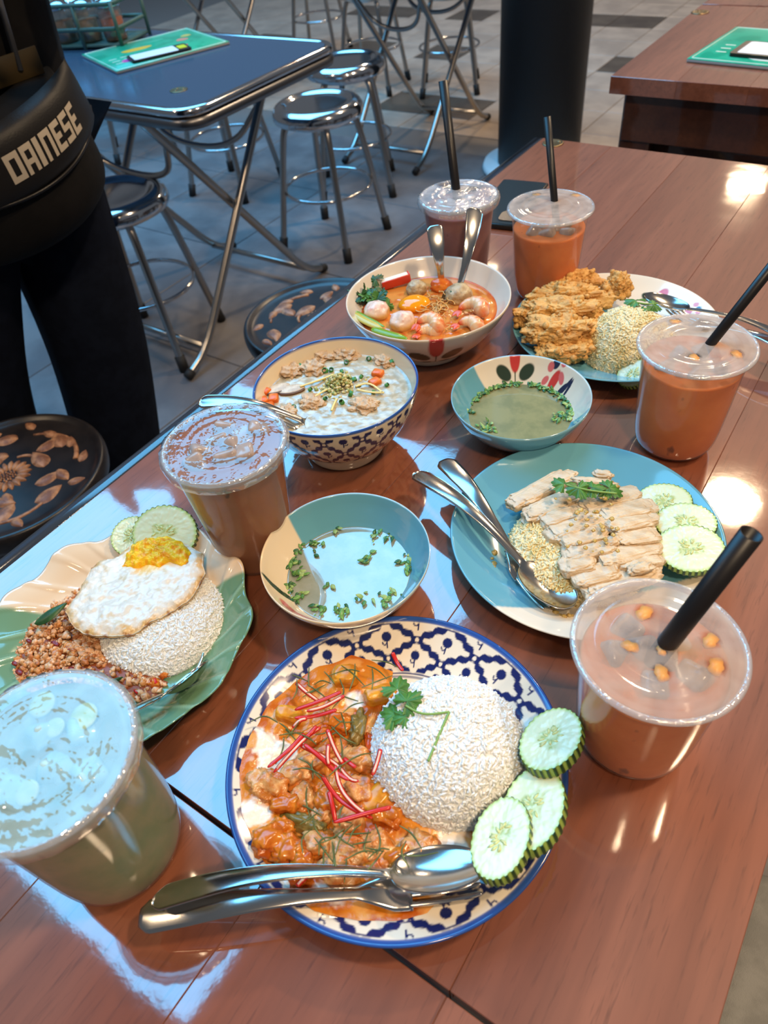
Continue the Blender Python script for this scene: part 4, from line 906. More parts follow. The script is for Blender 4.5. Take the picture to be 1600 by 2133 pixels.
# ================================================================== the curry plate
ZP = TZ + EPS
cur_poly = np.array([P2(x, y, .766) for x, y in [(730, 1367), (770, 1372), (817, 1390), (800, 1480), (815, 1610), (850, 1675), (905, 1705), (985, 1708), (990, 1760), (982, 1800), (930, 1850), (890, 1900), (830, 1925), (750, 1925), (660, 1902), (600, 1850), (540, 1785), (507, 1700), (503, 1610), (525, 1540), (565, 1470), (615, 1425), (665, 1390)]])
cc_ = P2(690, 1640, .766)
def cz(xy, rr):
    r = np.hypot(xy[:, 0] - C_CUR[0], xy[:, 1] - C_CUR[1]); return ZP + plate_z(r) + .0004 + .0050 * (1 - rr ** 5) + .0022 * fbm(np.c_[xy * 85, np.zeros(len(xy))], 4) * (1 - rr ** 6)
V, F, rr = patch(cur_poly, cc_, 90, 360, cz, .02, 2)
n1 = fbm(np.c_[V[:, :2] * 55, np.full(len(V), .3)] + .35 * fbm(np.c_[V[:, :2] * 40, np.full(len(V), 3.)], 2)[:, None], 4); n2 = fbm(np.c_[V[:, :2] * 30, np.full(len(V), 9.)], 3)
col = mixc(np.tile(s2l(212, 130, 36), (len(V), 1)), s2l(184, 90, 20), sstep(-.3, .5, n2)); col = mixc(col, s2l(228, 170, 96), sstep(.12, .5, n1) * .75); wh = np.zeros(len(V))
for px, py, r in [(733, 1450, .010), (548, 1545, .013), (590, 1560, .010), (560, 1600, .013), (535, 1702, .013), (735, 1556, .006), (690, 1560, .008), (590, 1660, .008), (625, 1650, .009), (700, 1850, .014), (600, 1830, .010), (950, 1730, .014), (900, 1830, .018), (650, 1590, .008), (960, 1780, .012)]:
    q = P2(px, py, .768); d = np.hypot(V[:, 0] - q[0], V[:, 1] - q[1]) / r + .55 * n1; wh = np.maximum(wh, 1 - sstep(.55, .85, d))
col = mixc(col, s2l(240, 226, 206), wh)
o = mk('curry_sauce', (V, F), pm('curry_sauce', rough=.14, col=True, spec=.6, bump=.25, bs=260, sss=.08), col=col); tag(o, 'orange curry sauce with white coconut cream on the lattice plate', 'curry sauce', None, 'stuff')
M_POT = pm('potato', s2l(218, 152, 38), .25, c2=s2l(196, 118, 20), vs=90, sss=.15, spec=.6); M_CHK = pm('curry_chicken', s2l(216, 164, 104), .22, c2=s2l(192, 106, 34), vs=90, lo=.40, hi=.60, spec=.6, bump=.3, bs=300, bd=3)
M_ORG = pm('curry_orange', s2l(206, 122, 34), .2, c2=s2l(178, 82, 18), vs=70, spec=.6); M_EGGP = pm('eggplant', s2l(104, 92, 40), .25, c2=s2l(140, 116, 60), vs=80); M_RED = pm('red_chilli', s2l(198, 34, 26), .25, spec=.6); M_REDP = pm('chilli_pith', s2l(232, 190, 170), .3)
kinds = {'p': ('potato_piece', 'yellow potato wedge', 'potato', M_POT), 'c': ('chicken_piece', 'pale sauce-coated chicken piece', 'chicken', M_CHK), 'o': ('chicken_piece', 'orange sauce-coated chicken piece', 'chicken', M_ORG), 'g': ('eggplant_piece', 'olive green eggplant piece', 'eggplant', M_EGGP), 'r': ('carrot_piece', 'reddish orange vegetable piece', 'vegetable', pm('curry_red', s2l(206, 78, 24), .25))}
for k, (x, y, a, b, h, rot, kd, where) in enumerate([(717, 1399, .010, .0085, .007, .6, 'p', 'at the top of the curry'), (790, 1435, .0125, .0065, .007, .9, 'p', 'beside the coriander leaf'), (600, 1484, .010, .006, .006, .4, 'p', 'under the upper chilli strips'), (772, 1543, .009, .005, .006, -1.0, 'r', 'touching the left of the rice'),
        (746, 1573, .012, .009, .009, .2, 'c', 'against the rice, left of it'), (743, 1505, .013, .006, .007, -1.1, 'g', 'left of the rice under cream'), (650, 1574, .019, .008, .008, 1.1, 'c', 'long and curved in the middle of the curry'), (702, 1496, .012, .009, .007, .3, 'o', 'above the middle of the curry'), (557, 1633, .013, .010, .007, .2, 'c', 'at the left side of the curry'),
        (612, 1606, .010, .010, .008, 1, 'c', 'left of the crossing chilli strips'), (588, 1668, .011, .007, .007, .5, 'o', 'lower left beside white cream'), (628, 1652, .010, .009, .007, 2, 'c', 'with white cream on its top'), (624, 1706, .0165, .0055, .006, .25, 'g', 'dark and long at lower left'), (664, 1690, .0065, .006, .006, 0, 'c', 'round end beside the eggplant'),
        (560, 1752, .011, .009, .007, 1.3, 'o', 'at the lower left rim'), (601, 1775, .010, .010, .008, .2, 'o', 'right of the lower left rim pieces'), (588, 1724, .008, .007, .006, 0, 'o', 'under the dark eggplant'), (655, 1752, .011, .009, .007, .7, 'c', 'below the dark eggplant'), (626, 1806, .010, .008, .007, 2.2, 'o', 'near the spoon handle'),
        (720, 1773, .014, .011, .008, .4, 'c', 'large, in the lower middle'), (789, 1765, .013, .010, .008, -.3, 'c', 'with pale fibres in the lower middle'), (707, 1816, .013, .010, .007, .1, 'c', 'just above the spoon'), (784, 1654, .013, .008, .007, 1.4, 'p', 'below the red strips near the rice'), (836, 1790, .012, .009, .008, .9, 'o', 'above the spoon bowl'), (876, 1760, .012, .010, .009, .1, 'c', 'at the lower right of the curry'), (806, 1688, .010, .008, .007, .2, 'o', 'under the lower edge of the rice'), (770, 1822, .011, .008, .007, 1.9, 'o', 'touching the spoon neck'), (690, 1660, .011, .009, .008, .5, 'o', 'under the red chilli in the middle'), (725, 1700, .012, .009, .008, 1.6, 'c', 'under the lowest chilli strip'), (660, 1525, .011, .008, .007, .9, 'o', 'above the long curved piece'), (745, 1640, .011, .009, .008, 0, 'c', 'dark, left of the rice base')]):
    nm, lb, ct, mt = kinds[kd]; q = P(x, y, .772); V, F = ico(4); U = np.sign(V) * np.abs(V) ** (.62 if kd in 'pr' else .75); U = U * (1 + (.10 if kd == 'p' else .34) * fbm(V * 1.7 + k * 3.7, 5))[:, None] * [a, b, h]
    r = math.hypot(q[0] - C_CUR[0], q[1] - C_CUR[1]); item(nm, lb + ' ' + where, ct, (U @ ry(.2 * math.sin(k)).T @ rz(rot).T, F), mt, (q[0], q[1], ZP + float(plate_z(r)) + .0045 + h * .28), 'pieces in the curry')
z4 = lambda x, y: (480 + x / 3.88, 1350 + y / 3.88)
CH = [[(530, 280), (620, 370), (720, 430)], [(900, 370), (700, 450), (520, 500)], [(930, 410), (760, 490), (620, 525)], [(860, 500), (680, 545), (520, 570)], [(730, 640), (620, 720), (500, 860), (350, 1010)], [(600, 700), (480, 850), (310, 985)], [(560, 780), (700, 860), (860, 930), (960, 1060), (1040, 1085)], [(600, 790), (740, 900), (850, 1000), (960, 1080)], [(790, 680), (850, 840), (920, 960)], [(740, 1030), (850, 1200), (1000, 1310), (1150, 1380)], [(850, 950), (880, 1130), (1000, 1290), (1130, 1370)], [(1300, 1295), (1130, 1345), (840, 1430)], [(1110, 1330), (960, 1385), (850, 1400)], [(800, 1170), (830, 1290), (850, 1410)], [(1220, 840), (1190, 940), (1150, 1040)], [(1310, 40), (1350, 120), (1395, 185)], [(540, 1930), (590, 1870), (660, 1830)], [(920, 900), (960, 940), (1020, 990)], [(500, 640), (560, 590), (620, 570)], [(700, 640), (640, 720), (580, 740)], [(800, 800), (790, 900), (800, 960)]]
for k, ln in enumerate(CH):
    p = np.array([P(*z4(*q), .7835 if k not in (15, 16) else .776) for q in ln]); p[:, 2] += .0015 * np.sin(np.arange(len(p)) * 2 + k) + .0016 * (k % 3); m = p.mean(0); p = chaikin(p - m, 2)
    t = thing('chilli_strip', ['thin red chilli strip on top of the curry', 'thin red chilli strip leaning on the plate rim', 'short red chilli strip by the spoon handle'][1 if k == 15 else 2 if k == 16 else 0], 'chilli', tuple(m), group='red chilli strips on the curry'); w_ = np.interp(np.linspace(0, 1, len(p)), [0, .1, .85, 1], [.0006, .00165, .0015, .0005])
    mk('skin', tube(p, w_, 6, flat=.55), M_RED, t); mk('pith', tube(p[2:-2] + [0, 0, .0006], w_[2:-2] * .55, 5, flat=.5), M_REDP, t) if k % 2 == 0 else None
rs = np.random.RandomState(4); M_SHR = pm('lime_leaf_shred', s2l(74, 88, 40), .5, c2=s2l(116, 124, 72), vs=50)
CL = [(735, 1400), (790, 1395), (665, 1420), (590, 1520), (690, 1530), (640, 1440), (690, 1730), (730, 1740), (760, 1780), (700, 1800), (680, 1760), (640, 1690), (860, 1780), (780, 1760), (720, 1590), (650, 1600), (720, 1480), (605, 1540)]
for k in range(64):
    cx, cy = CL[k % len(CL)]; cx += rs.normal() * 16; cy += rs.normal() * 16; a = rs.rand() * PI; l = .006 + .007 * rs.rand(); q = P(cx, cy, .783 + .003 * rs.rand()); d = np.array([math.cos(a), math.sin(a), .25 * rs.normal()])
    p = chaikin(np.array([-d * l, np.array([rs.normal() * .0025, rs.normal() * .0025, .0022 * rs.rand()]), d * l]), 2); item('lime_leaf_shred', 'hair-thin dark green lime leaf shred on the curry', 'herb', tube(p, np.interp(np.linspace(0, 1, len(p)), [0, .5, 1], [.0003, .00062, .0003]), 4), M_SHR, q, 'lime leaf shreds on the curry')
c_r1 = P2(932, 1560, .763); rice('dome of white steamed rice on the curry plate', c_r1, ZP + .0072, .0550, .040, 3700, M_RICE, 2, e=3.0)
zt = ZP + .0072 + .0405
sprig('coriander sprig lying on the rice of the curry plate', [(*P2(828, 1432, zt), zt - .002, 1.9, .0125, .2), (*P2(848, 1462, zt), zt + .001, 1.2, .0115, -.1), (*P2(822, 1482, zt), zt - .004, 2.9, .0125, .2), (*P2(845, 1492, zt), zt - .001, 3.6, .0095, .0)], [[P(845, 1470, zt + .001), P(880, 1490, zt + .002), P(936, 1483, zt + .0015)], [P(936, 1483, zt + .0015), P(915, 1530, zt + .0005), P(892, 1586, zt - .001)]])
for lab, px, py, z, up, ld, a, b, sd in [('cucumber slice at the back, right of the rice on the curry plate', 1150, 1545, .788, (-.42, .05, .9), P(1175, 1465, .78) - P(1120, 1620, .78), .0262, .0205, 1), ('cucumber slice in the middle, right of the rice on the curry plate', 1113, 1688, .785, (-.40, .06, .9), P(1130, 1590, .78) - P(1105, 1790, .78), .0305, .0200, 2), ('cucumber slice in front, its striped peel over the curry plate rim', 1046, 1750, .789, (-.36, .02, .92), P(1065, 1665, .78) - P(1030, 1840, .78), .0270, .0180, 3)]:
    cucumber(lab, P(px, py, z), up, ld, a, b, .0075, 30, sd, 'cucumber slices on the curry plate')

# ================================================================== the sliced chicken rice plate
c_r2 = P2(1205, 1138, .765); rice('flat mound of oily yellow rice under the sliced chicken', c_r2, ZP + .0072, .060, .020, 3600, M_RICEY, 5, e=3.4)
M_CHS = pm('steamed_chicken', s2l(214, 194, 164), .34, c2=s2l(196, 164, 124), vs=45, lo=.4, hi=.68, sss=.15, sssr=.004, bump=.35, bs=160, bd=3, stretch=(1, 2.6, 1))
rs = np.random.RandomState(8); k = 0
rows = [((1064, 1052), (1200, 990)), ((1082, 1086), (1255, 1008)), ((1118, 1098), (1332, 1030)), ((1140, 1120), (1356, 1058)), ((1168, 1136), (1366, 1085)), ((1176, 1164), (1370, 1112)), ((1172, 1190), (1372, 1140)), ((1192, 1216), (1372, 1168)), ((1212, 1242), (1366, 1196))]
nm_ = ['first', 'second', 'third', 'fourth', 'fifth', 'sixth', 'seventh', 'eighth', 'ninth']
for i, (p0, p1) in enumerate(rows):
    cut = [0, 1] if i in (0, 1, 8) else [0, .48 + .12 * rs.normal() * .5, 1]
    for j in range(len(cut) - 1):
        z0 = ZP + .0072 + .0245 - .0025 * abs(i - 4) * .5; a = np.array(p0) * (1 - cut[j]) + np.array(p1) * cut[j]; b = np.array(p0) * (1 - cut[j + 1]) + np.array(p1) * cut[j + 1]
        A = P(*(a + rs.normal(size=2) * 3), z0 - (.004 if j == 0 else 0)); B = P(*(b + rs.normal(size=2) * 3), z0 - (.003 if j == len(cut) - 2 else 0))
        g, m = elong(A, B, .0105 + .0015 * rs.rand(), .0056, 40 + k, 5, .16, 1.3, .55); V, F = g; d = (B - A) / np.linalg.norm(B - A)
        V = V + np.outer(0.00025 * np.sin((V @ np.cross(d, [0, 0, 1.])) * 2400 + 3 * fbm(V * 120 + k, 2)), [0, 0, 1]); V = V + np.outer(V @ (np.cross(d, [0, 0, 1.]) * np.array([1, 1, 0])), [0, 0, .14])
        side = '' if len(cut) == 2 else (', left half' if j == 0 else ', right half')
        item('chicken_slice', '%s pale chicken slice from the back of the rice plate%s' % (nm_[i], side), 'chicken', (V, F), M_CHS, m + [0, 0, .0006 * i], 'steamed chicken slices'); k += 1
for lab, p0, p1 in [('torn chicken strip behind the coriander leaf', (1190, 1000), (1285, 1010)), ('small curled chicken shred sticking up at the back', (1235, 985), (1277, 992)), ('small triangular chicken flake at the front right', (1310, 1190), (1362, 1178)), ('pale chicken flake in the middle of the slices', (1262, 1138), (1290, 1120))]:
    g, m = elong(P(*p0, .787), P(*p1, .788), .005, .003, 80 + k, 4, .3, 2.2); item('chicken_flake', lab, 'chicken', g, M_CHS, m, 'steamed chicken slices'); k += 1
rs = np.random.RandomState(9)
def sauce_blob(lab, px, py, n, sp, z, mat, nm='sauce_drop', s=.0022):
    g = Geo(); c = P(px, py, z)
    for _ in range(n):
        q = rs.normal(size=2) * sp; sc = s * (.5 + rs.rand()); g.add(blob(2, (sc, sc, sc * (.6 if s < .003 else .3)), .5, 1.6, rs.rand() * 9), None, (q[0], q[1], rs.rand() * .001))
    return tag(mk(nm, g, mat, loc=tuple(c)), lab, 'sauce', None, 'stuff')
M_GING = pm('ginger_sauce', s2l(236, 206, 132), .15, trans=.45, sss=.2, c2=s2l(220, 180, 96), vs=200)
sauce_blob('yellow ginger sauce spooned over the chicken slices, below the leaf', 1225, 1062, 22, .011, .7925, M_GING, s=.0017); sauce_blob('yellow ginger sauce in the middle of the chicken slices', 1240, 1115, 20, .014, .7925, M_GING, s=.0016); sauce_blob('ginger crumbs on the teal plate left of the rice', 1005, 1165, 20, .0075, ZP + .0095, M_GING, s=.002); sauce_blob('ginger crumbs beside the spoon tip on the chicken plate', 1165, 1285, 18, .007, ZP + .011, M_GING, s=.0018)
zc = .797
sprig('coriander leaves lying across the top of the sliced chicken', [(*P2(1175, 1008, zc), zc, 2.6, .0125, .1), (*P2(1205, 1018, zc), zc + .001, -.6, .0115, .15), (*P2(1235, 1015, zc), zc, .6, .011, -.1), (*P2(1270, 1015, zc), zc - .001, .3, .0125, .2)], [[P(1180, 1010, zc), P(1225, 1022, zc + .001), P(1285, 1028, zc - .001)]], M_LEAF)
for lab, px, py, z, up, a, b, sd in [('cucumber slice at the back of the chicken rice plate, partly under chicken', 1382, 1048, .772, (-.12, -.12, 1), .0240, .0215, 5), ('cucumber slice in the middle of the three by the chicken', 1428, 1092, .777, (-.10, -.08, 1), .0248, .0225, 6), ('round cucumber slice in front by the black straw, on the chicken plate', 1438, 1145, .781, (-.06, -.12, 1), .0262, .0245, 7), ]:
    cucumber(lab, P(px, py, z), up, (1, .4, 0), a, b, .0055, 36, sd, 'cucumber slices on the chicken plate')

# ================================================================== the fried chicken plate
M_FRY = pm('fried_batter', s2l(226, 178, 104), .42, c2=s2l(190, 130, 60), vs=55, lo=.42, hi=.72, bump=.8, bs=420, bd=4, spec=.5)
for k, (lab, p0, p1, z, w_, h) in enumerate([('fried chicken piece at the back of the pile', (1150, 588), (1245, 582), .783, .0140, .011), ('fried chicken piece second from the back', (1110, 622), (1262, 618), .789, .0150, .013), ('long golden fried chicken piece in the middle of the pile', (1092, 652), (1250, 650), .791, .0155, .013), ('golden fried chicken piece in front of the middle, beside the rice', (1100, 692), (1235, 684), .787, .0165, .013), ('darker fried chicken piece at the bottom front of the pile', (1125, 735), (1225, 728), .774, .0130, .010), ('knobbly fried chicken end sticking out behind the rice', (1262, 590), (1310, 600), .791, .0150, .0125), ('small fried chicken crumb piece at the left edge of the pile', (1085, 668), (1112, 640), .786, .010, .010)]):
    (V, F), m = elong(P(*p0, z), P(*p1, z), w_ * 1.12, h * 1.1, 100 + k, 6, .42, 1.25, .85); n = V / np.linalg.norm(V, axis=1)[:, None]
    bump = np.abs(fbm(V * 130 + k * 9, 3)); V = V + n * (.0026 * bump + .0008 * fbm(V * 500 + k, 2))[:, None]; g = Geo().add((V, F)); rk = np.random.RandomState(k)
    for _ in range(70):
        iv = rk.randint(len(V)); sc = .0014 + .0028 * rk.rand() ** 2; g.add(blob(2, (sc, sc, sc), .35, 1.4, rk.rand() * 9), None, V[iv])
    item('fried_chicken', lab, 'fried chicken', g, M_FRY, m, 'fried chicken pieces')
c_r3 = P2(1308, 722, .765); rice('dome of pale yellow rice beside the fried chicken', c_r3, ZP + .0072, .0500, .049, 2900, M_RICEY, 7, e=2.5)
zf_ = ZP + .0072 + .0505
sprig('coriander leaf on top of the yellow rice dome', [(*P2(1325, 626, zf_), zf_, 3.0, .013, .1), (*P2(1362, 634, zf_), zf_ - .001, .2, .010, .3), (*P2(1340, 640, zf_), zf_ - .001, 4.2, .008, .2)], [[P(1325, 630, zf_), P(1350, 634, zf_), P(1370, 632, zf_ - .002)]])
cucumber('cucumber slice beside the yellow rice, half behind the milk tea cup', P(1322, 780, .7675), (-.3, -.5, .8), (1, .3, 0), .019, .017, .006, 30, 9, 'cucumber slices on the fried chicken plate')

# ================================================================== the green leaf plate
c_r4 = P2(338, 1290, .765); R4, H4 = .053, .024
rice('mound of white rice under the fried egg', c_r4, ZP + .0072, R4, H4, 3400, M_RICE, 9, e=3.0)
pk = np.array([P2(x, y, .768) for x, y in [(195, 1195), (250, 1200), (235, 1270), (190, 1300), (205, 1345), (250, 1385), (320, 1400), (345, 1405), (310, 1445), (250, 1452), (170, 1450), (90, 1448), (20, 1435), (-20, 1400), (-5, 1345), (40, 1290), (100, 1245)]]); pc = P2(125, 1360, .768)
rs = np.random.RandomState(21); n = 2600; th = rs.rand(n) * 2 * PI; rad = poly_radius(pk, pc, th) * np.sqrt(rs.rand(n)); xy = pc + np.c_[rad * np.cos(th), rad * np.sin(th)]; rel = rad / poly_radius(pk, pc, th)
T = np.c_[xy, ZP + .008 + .013 * (1 - rel ** 2) * rs.rand(n) ** .4]; V0 = blob(2, (1, 1, 1), .65, 2.2, 3, 3); S = (.0011 + .0019 * rs.rand(n) ** 2)[:, None] * (.7 + .6 * rs.rand(n, 3))
W, F = instance(V0, rand_rots(n, rs), T, S); pal = np.array([s2l(208, 156, 112), s2l(190, 128, 80), s2l(216, 168, 126), s2l(176, 108, 62), s2l(222, 180, 138), s2l(200, 136, 76)]); ci = pal[rs.randint(0, 6, n)] * (.85 + .3 * rs.rand(n, 1)); col = np.repeat(ci, len(V0[0]), 0)
bs_ = patch(pk, pc, 14, 80, lambda q, r: ZP + .0075 + .009 * (1 - r ** 2) ** .7 + .001 * fbm(np.c_[q * 200, np.zeros(len(q))], 2), .02, 4); g = Geo().add((W, F), col=col).add(bs_[:2], col=np.tile(s2l(140, 72, 36), (len(bs_[0]), 1)))
tag(mk('minced_pork', g, pm('minced_pork', rough=.3, col=True, spec=.6, bump=.3, bs=500)), 'heap of brown stir-fried minced pork on the green leaf plate', 'minced pork', None, 'stuff')
for k, (x, y, s) in enumerate([(115, 1340, .0045), (150, 1395, .004), (40, 1400, .004), (200, 1392, .003), (320, 1418, .004), (285, 1440, .003), (60, 1335, .003), (140, 1350, .004), (30, 1382, .003)]): item('chilli_bit', ['dark red chilli bit below the basil leaf in the minced pork', 'dark red chilli bit in the middle of the minced pork', 'dark red chilli bit at the far left of the minced pork', 'bright red chilli bit left of the rice edge', 'bright red chilli bit between rice and fork', 'bright red chilli bit just behind the lime drink lid', 'dark red chilli bit left of the basil leaf', 'dark red chilli bit under the egg edge in the minced pork', 'small dark chilli bit at the left edge of the minced pork'][k], 'chilli', blob(3, (s, s * .55, s * .35), .25, 1.5, k), M_RED if k in (3, 4, 5) else pm('dark_chilli', s2l(120, 26, 22), .3), P(x, y, ZP + .0195 - (.008 if k in (3, 4, 5) else 0)), 'chilli bits in the minced pork')
def basil(lab, p0, p1, w_): 
    d = np.array(p1) - np.array(p0); L = np.linalg.norm(d); V, F = leafshape(L, w_, .0025, .1, 14); item('basil_leaf', lab, 'herb', (np.concatenate([V, V - [0, 0, .0004]]), [F[0], F[0][:, ::-1] + len(V)]), M_LEAFD, p0, 'cooked basil in the minced pork'); bpy.context.scene.objects[-1] if False else None
    o = [q for q in bpy.data.objects if q.name.startswith('basil_leaf')][-1]; fr = frame(d); o.matrix_world = Matrix([[*fr[i], p0[i]] for i in range(3)] + [[0, 0, 0, 1]])
basil('dark green basil leaf left of the fried egg', P(72, 1300, .776), P(140, 1262, .783), .006); basil('green basil stalk at the bottom of the minced pork', P(215, 1428, .767), P(256, 1414, .769), .002); basil('thin basil leaf in the minced pork behind the lime drink', P(55, 1412, .773), P(105, 1420, .772), .002)
for k, (x, y) in enumerate([(320, 1422), (338, 1402)]): item('pork_crumb', ['orange oily crumb between rice and spoon', 'orange oily crumb touching the rice'][k], 'minced pork', blob(3, (.006, .004, .003), .4, 2, k + 60), M_ORG, P(x, y, ZP + .0098), 'pork crumbs')
# fried egg
eo = [(128, 1265), (150, 1235), (168, 1205), (185, 1175), (205, 1160), (238, 1150), (265, 1128), (300, 1115), (345, 1110), (385, 1125), (418, 1145), (424, 1185), (412, 1215), (385, 1245), (350, 1268), (318, 1285), (285, 1305), (245, 1318), (205, 1318), (170, 1312), (140, 1292)]
ez = .790; ep = np.array([P2(x, y, ez) for x, y in eo]); ec = P2(285, 1215, ez)
def egg_base(q): return np.maximum(ZP + .0072 + dome_h(q, c_r4, R4, H4, 3.0), ZP + .020) + .0015
def egg_z(q, r): return np.maximum(egg_base(q), ez - .003) + .0022 * fbm(np.c_[q * 60, np.zeros(len(q))], 3) + .0025 * (1 - r ** 8) - .003 * r ** 6
V, F, rr = patch(ep, ec, 60, 260, egg_z, .03, 7); nb = len(V); n1 = fbm(np.c_[V[:, :2] * 90, np.zeros(nb)], 4); n2 = fbm(np.c_[V[:, :2] * 260, np.ones(nb)], 2)
col = mixc(np.tile(s2l(226, 218, 204), (nb, 1)), s2l(214, 184, 130), sstep(.15, .8, n1) * .6); edge = sstep(.86, 1.0, rr + .10 * n1); col = mixc(col, s2l(214, 168, 96), edge * .8); col = mixc(col, s2l(150, 92, 40), sstep(.95, 1.02, rr + .06 * n2) * sstep(.0, .5, n1 + .1))
yk = P2(318, 1150, ez); dy = np.hypot(V[:, 0] - yk[0], (V[:, 1] - yk[1])) / .022; col = mixc(col, s2l(244, 196, 96), (1 - sstep(.8, 1.3, dy + .2 * n1)) * .9); V[:, 2] += .0012 * np.abs(n2) * sstep(.7, 1, rr)
B = V.copy(); B[:, 2] -= .0022; e0 = np.arange(260) + 59 * 260; e1 = (np.arange(260) + 1) % 260 + 59 * 260
t = thing('fried_egg', 'fried egg with browned edge and broken yellow yolk on the rice', 'fried egg'); mk('egg_white', (np.concatenate([V, B]), [F[0], F[0][:, ::-1] + nb, np.stack([e0, e1, e1 + nb, e0 + nb], 1)]), pm('egg_white', rough=.22, col=True, sss=.15, sssr=.004, spec=.6, bump=.25, bs=300), t, col=np.concatenate([col, col]))
yp = np.array([P2(x, y, ez + .004) for x, y in [(252, 1172), (258, 1150), (272, 1128), (300, 1116), (345, 1112), (378, 1120), (392, 1142), (388, 1162), (372, 1170), (350, 1162), (330, 1176), (300, 1170), (275, 1178)]]); ycn = P2(322, 1145, ez + .004)
V, F, rr = patch(yp, ycn, 40, 160, lambda q, r: egg_z(q, 0 * r) - .0012 + .0075 * (1 - r ** 3) ** .7 + .0022 * fbm(np.c_[q * 170, np.full(len(q), 2.)], 3), .06, 3); n1 = fbm(np.c_[V[:, :2] * 200, np.zeros(len(V))], 3); mk('yolk', (V, F), pm('yolk', rough=.32, col=True, sss=.1, bump=.5, bs=350), t, col=mixc(np.tile(s2l(248, 200, 30), (len(V), 1)), s2l(242, 160, 20), sstep(-.2, .5, n1)))
for lab, px, py, z, up, a, b, sd in [('cucumber slice standing behind the yolk of the fried egg', 345, 1112, .783, (.30, -.38, .85), .0300, .0265, 11), ('cucumber slice half hidden at the back left of the fried egg', 278, 1118, .779, (.1, -.42, .88), .0215, .0190, 12)]: cucumber(lab, P(px, py, z), up, (1, .4, 0), a, b, .006, 34, sd, 'cucumber slices on the leaf plate')
# ================================================================== soups and noodle bowls
def broth(label, c, r, z, mat, seed=0, amp=.0, freq=60, seg=96, col=None, name='broth'):
    prof = [(max(q, 1e-4) * r, TZ + EPS + z + (.0008 * max(0, (q - .95) / .05) ** 2)) for q in np.linspace(0, 1, 60)]; V, F = lathe(prof, seg); V[:, :2] += c
    F = [f if True else f for f in F]
    rr = np.hypot(V[:, 0] - c[0], V[:, 1] - c[1]) / r
    if amp: V[:, 2] += amp * fbm(np.c_[V[:, :2] * freq, np.full(len(V), seed)], 4) * (1 - rr ** 10)
    return tag(mk(name, (V, F), mat, col=None if col is None else col(V, rr)), label, 'soup', None, 'stuff')
M_BR1 = pm('clear_broth', s2l(150, 158, 148), .035, c2=s2l(136, 146, 132), vs=40, spec=.8, coat=1, coatr=.02, coatior=1.6); M_BR2 = pm('clear_broth_warm', s2l(138, 138, 100), .05, c2=s2l(122, 126, 92), vs=50, spec=.7)
broth('clear grey soup in the small bowl beside the fried egg plate', C_S1, .0535, .0245, M_BR1); broth('clear olive soup in the small rooster bowl', C_S2, .0530, .0245, M_BR2)
def herbs(label, c, z, spots, seed, s=.0022):
    rs = np.random.RandomState(seed); g = Geo(); cols = [s2l(70, 120, 50), s2l(96, 146, 70), s2l(44, 92, 44), s2l(140, 170, 100)]
    for px, py, n, sp in spots:
        q = P(px, py, TZ + z)
        for _ in range(n):
            sz = s * (.5 + rs.rand()); V, F = leafshape(sz * 2.2, sz * .7, sz * .25, .3 * rs.normal(), 6); d = rs.normal(size=2) * sp
            x, y = q[0] + d[0], q[1] + d[1]; rr = math.hypot(x - c[0], y - c[1]); k = min(1, .0515 / max(rr, 1e-5)); x = c[0] + (x - c[0]) * k; y = c[1] + (y - c[1]) * k
            V2 = np.concatenate([V, V - [0, 0, .0003]]); g.add((V2, [F[0], F[0][:, ::-1] + len(V)]), ry(.3 * rs.normal()) @ rz(rs.rand() * 6.3), (x, y, TZ + z + .0006 + .0012 * rs.rand()), col=cols[rs.randint(4)])
    return tag(mk('chopped_herbs', g, pm('chopped_herb', rough=.35, col=True, spec=.6)), label, 'herbs', None, 'stuff')
herbs('chopped green herbs floating in the grey soup by the fried egg plate', C_S1, .0255, [(610, 1170, 18, .004), (620, 1195, 16, .004), (600, 1145, 10, .003), (655, 1140, 8, .004), (650, 1130, 5, .003), (790, 1115, 9, .004), (815, 1112, 4, .003), (845, 1165, 9, .003), (850, 1185, 10, .003), (762, 1165, 8, .003), (680, 1222, 3, .002), (765, 1248, 6, .004), (800, 1250, 10, .006), (820, 1232, 6, .004), (710, 1275, 14, .004), (665, 1270, 14, .004), (620, 1245, 14, .003), (605, 1225, 10, .003), (700, 1100, 5, .003)], 3, .0021)
herbs('chopped green herbs around the edge of the olive soup in the rooster bowl', C_S2, .0255, [(985, 830, 26, .003), (990, 815, 24, .003), (1005, 805, 22, .004), (1025, 797, 24, .004), (1050, 793, 22, .004), (1075, 790, 22, .004), (1120, 800, 18, .004), (1140, 808, 22, .004), (1160, 815, 22, .004), (1175, 828, 22, .003), (1185, 845, 22, .003), (1190, 862, 22, .003), (1165, 868, 16, .004), (1010, 890, 16, .003), (1015, 895, 10, .003), (980, 860, 12, .002), (1180, 870, 12, .003)], 5, .0021)
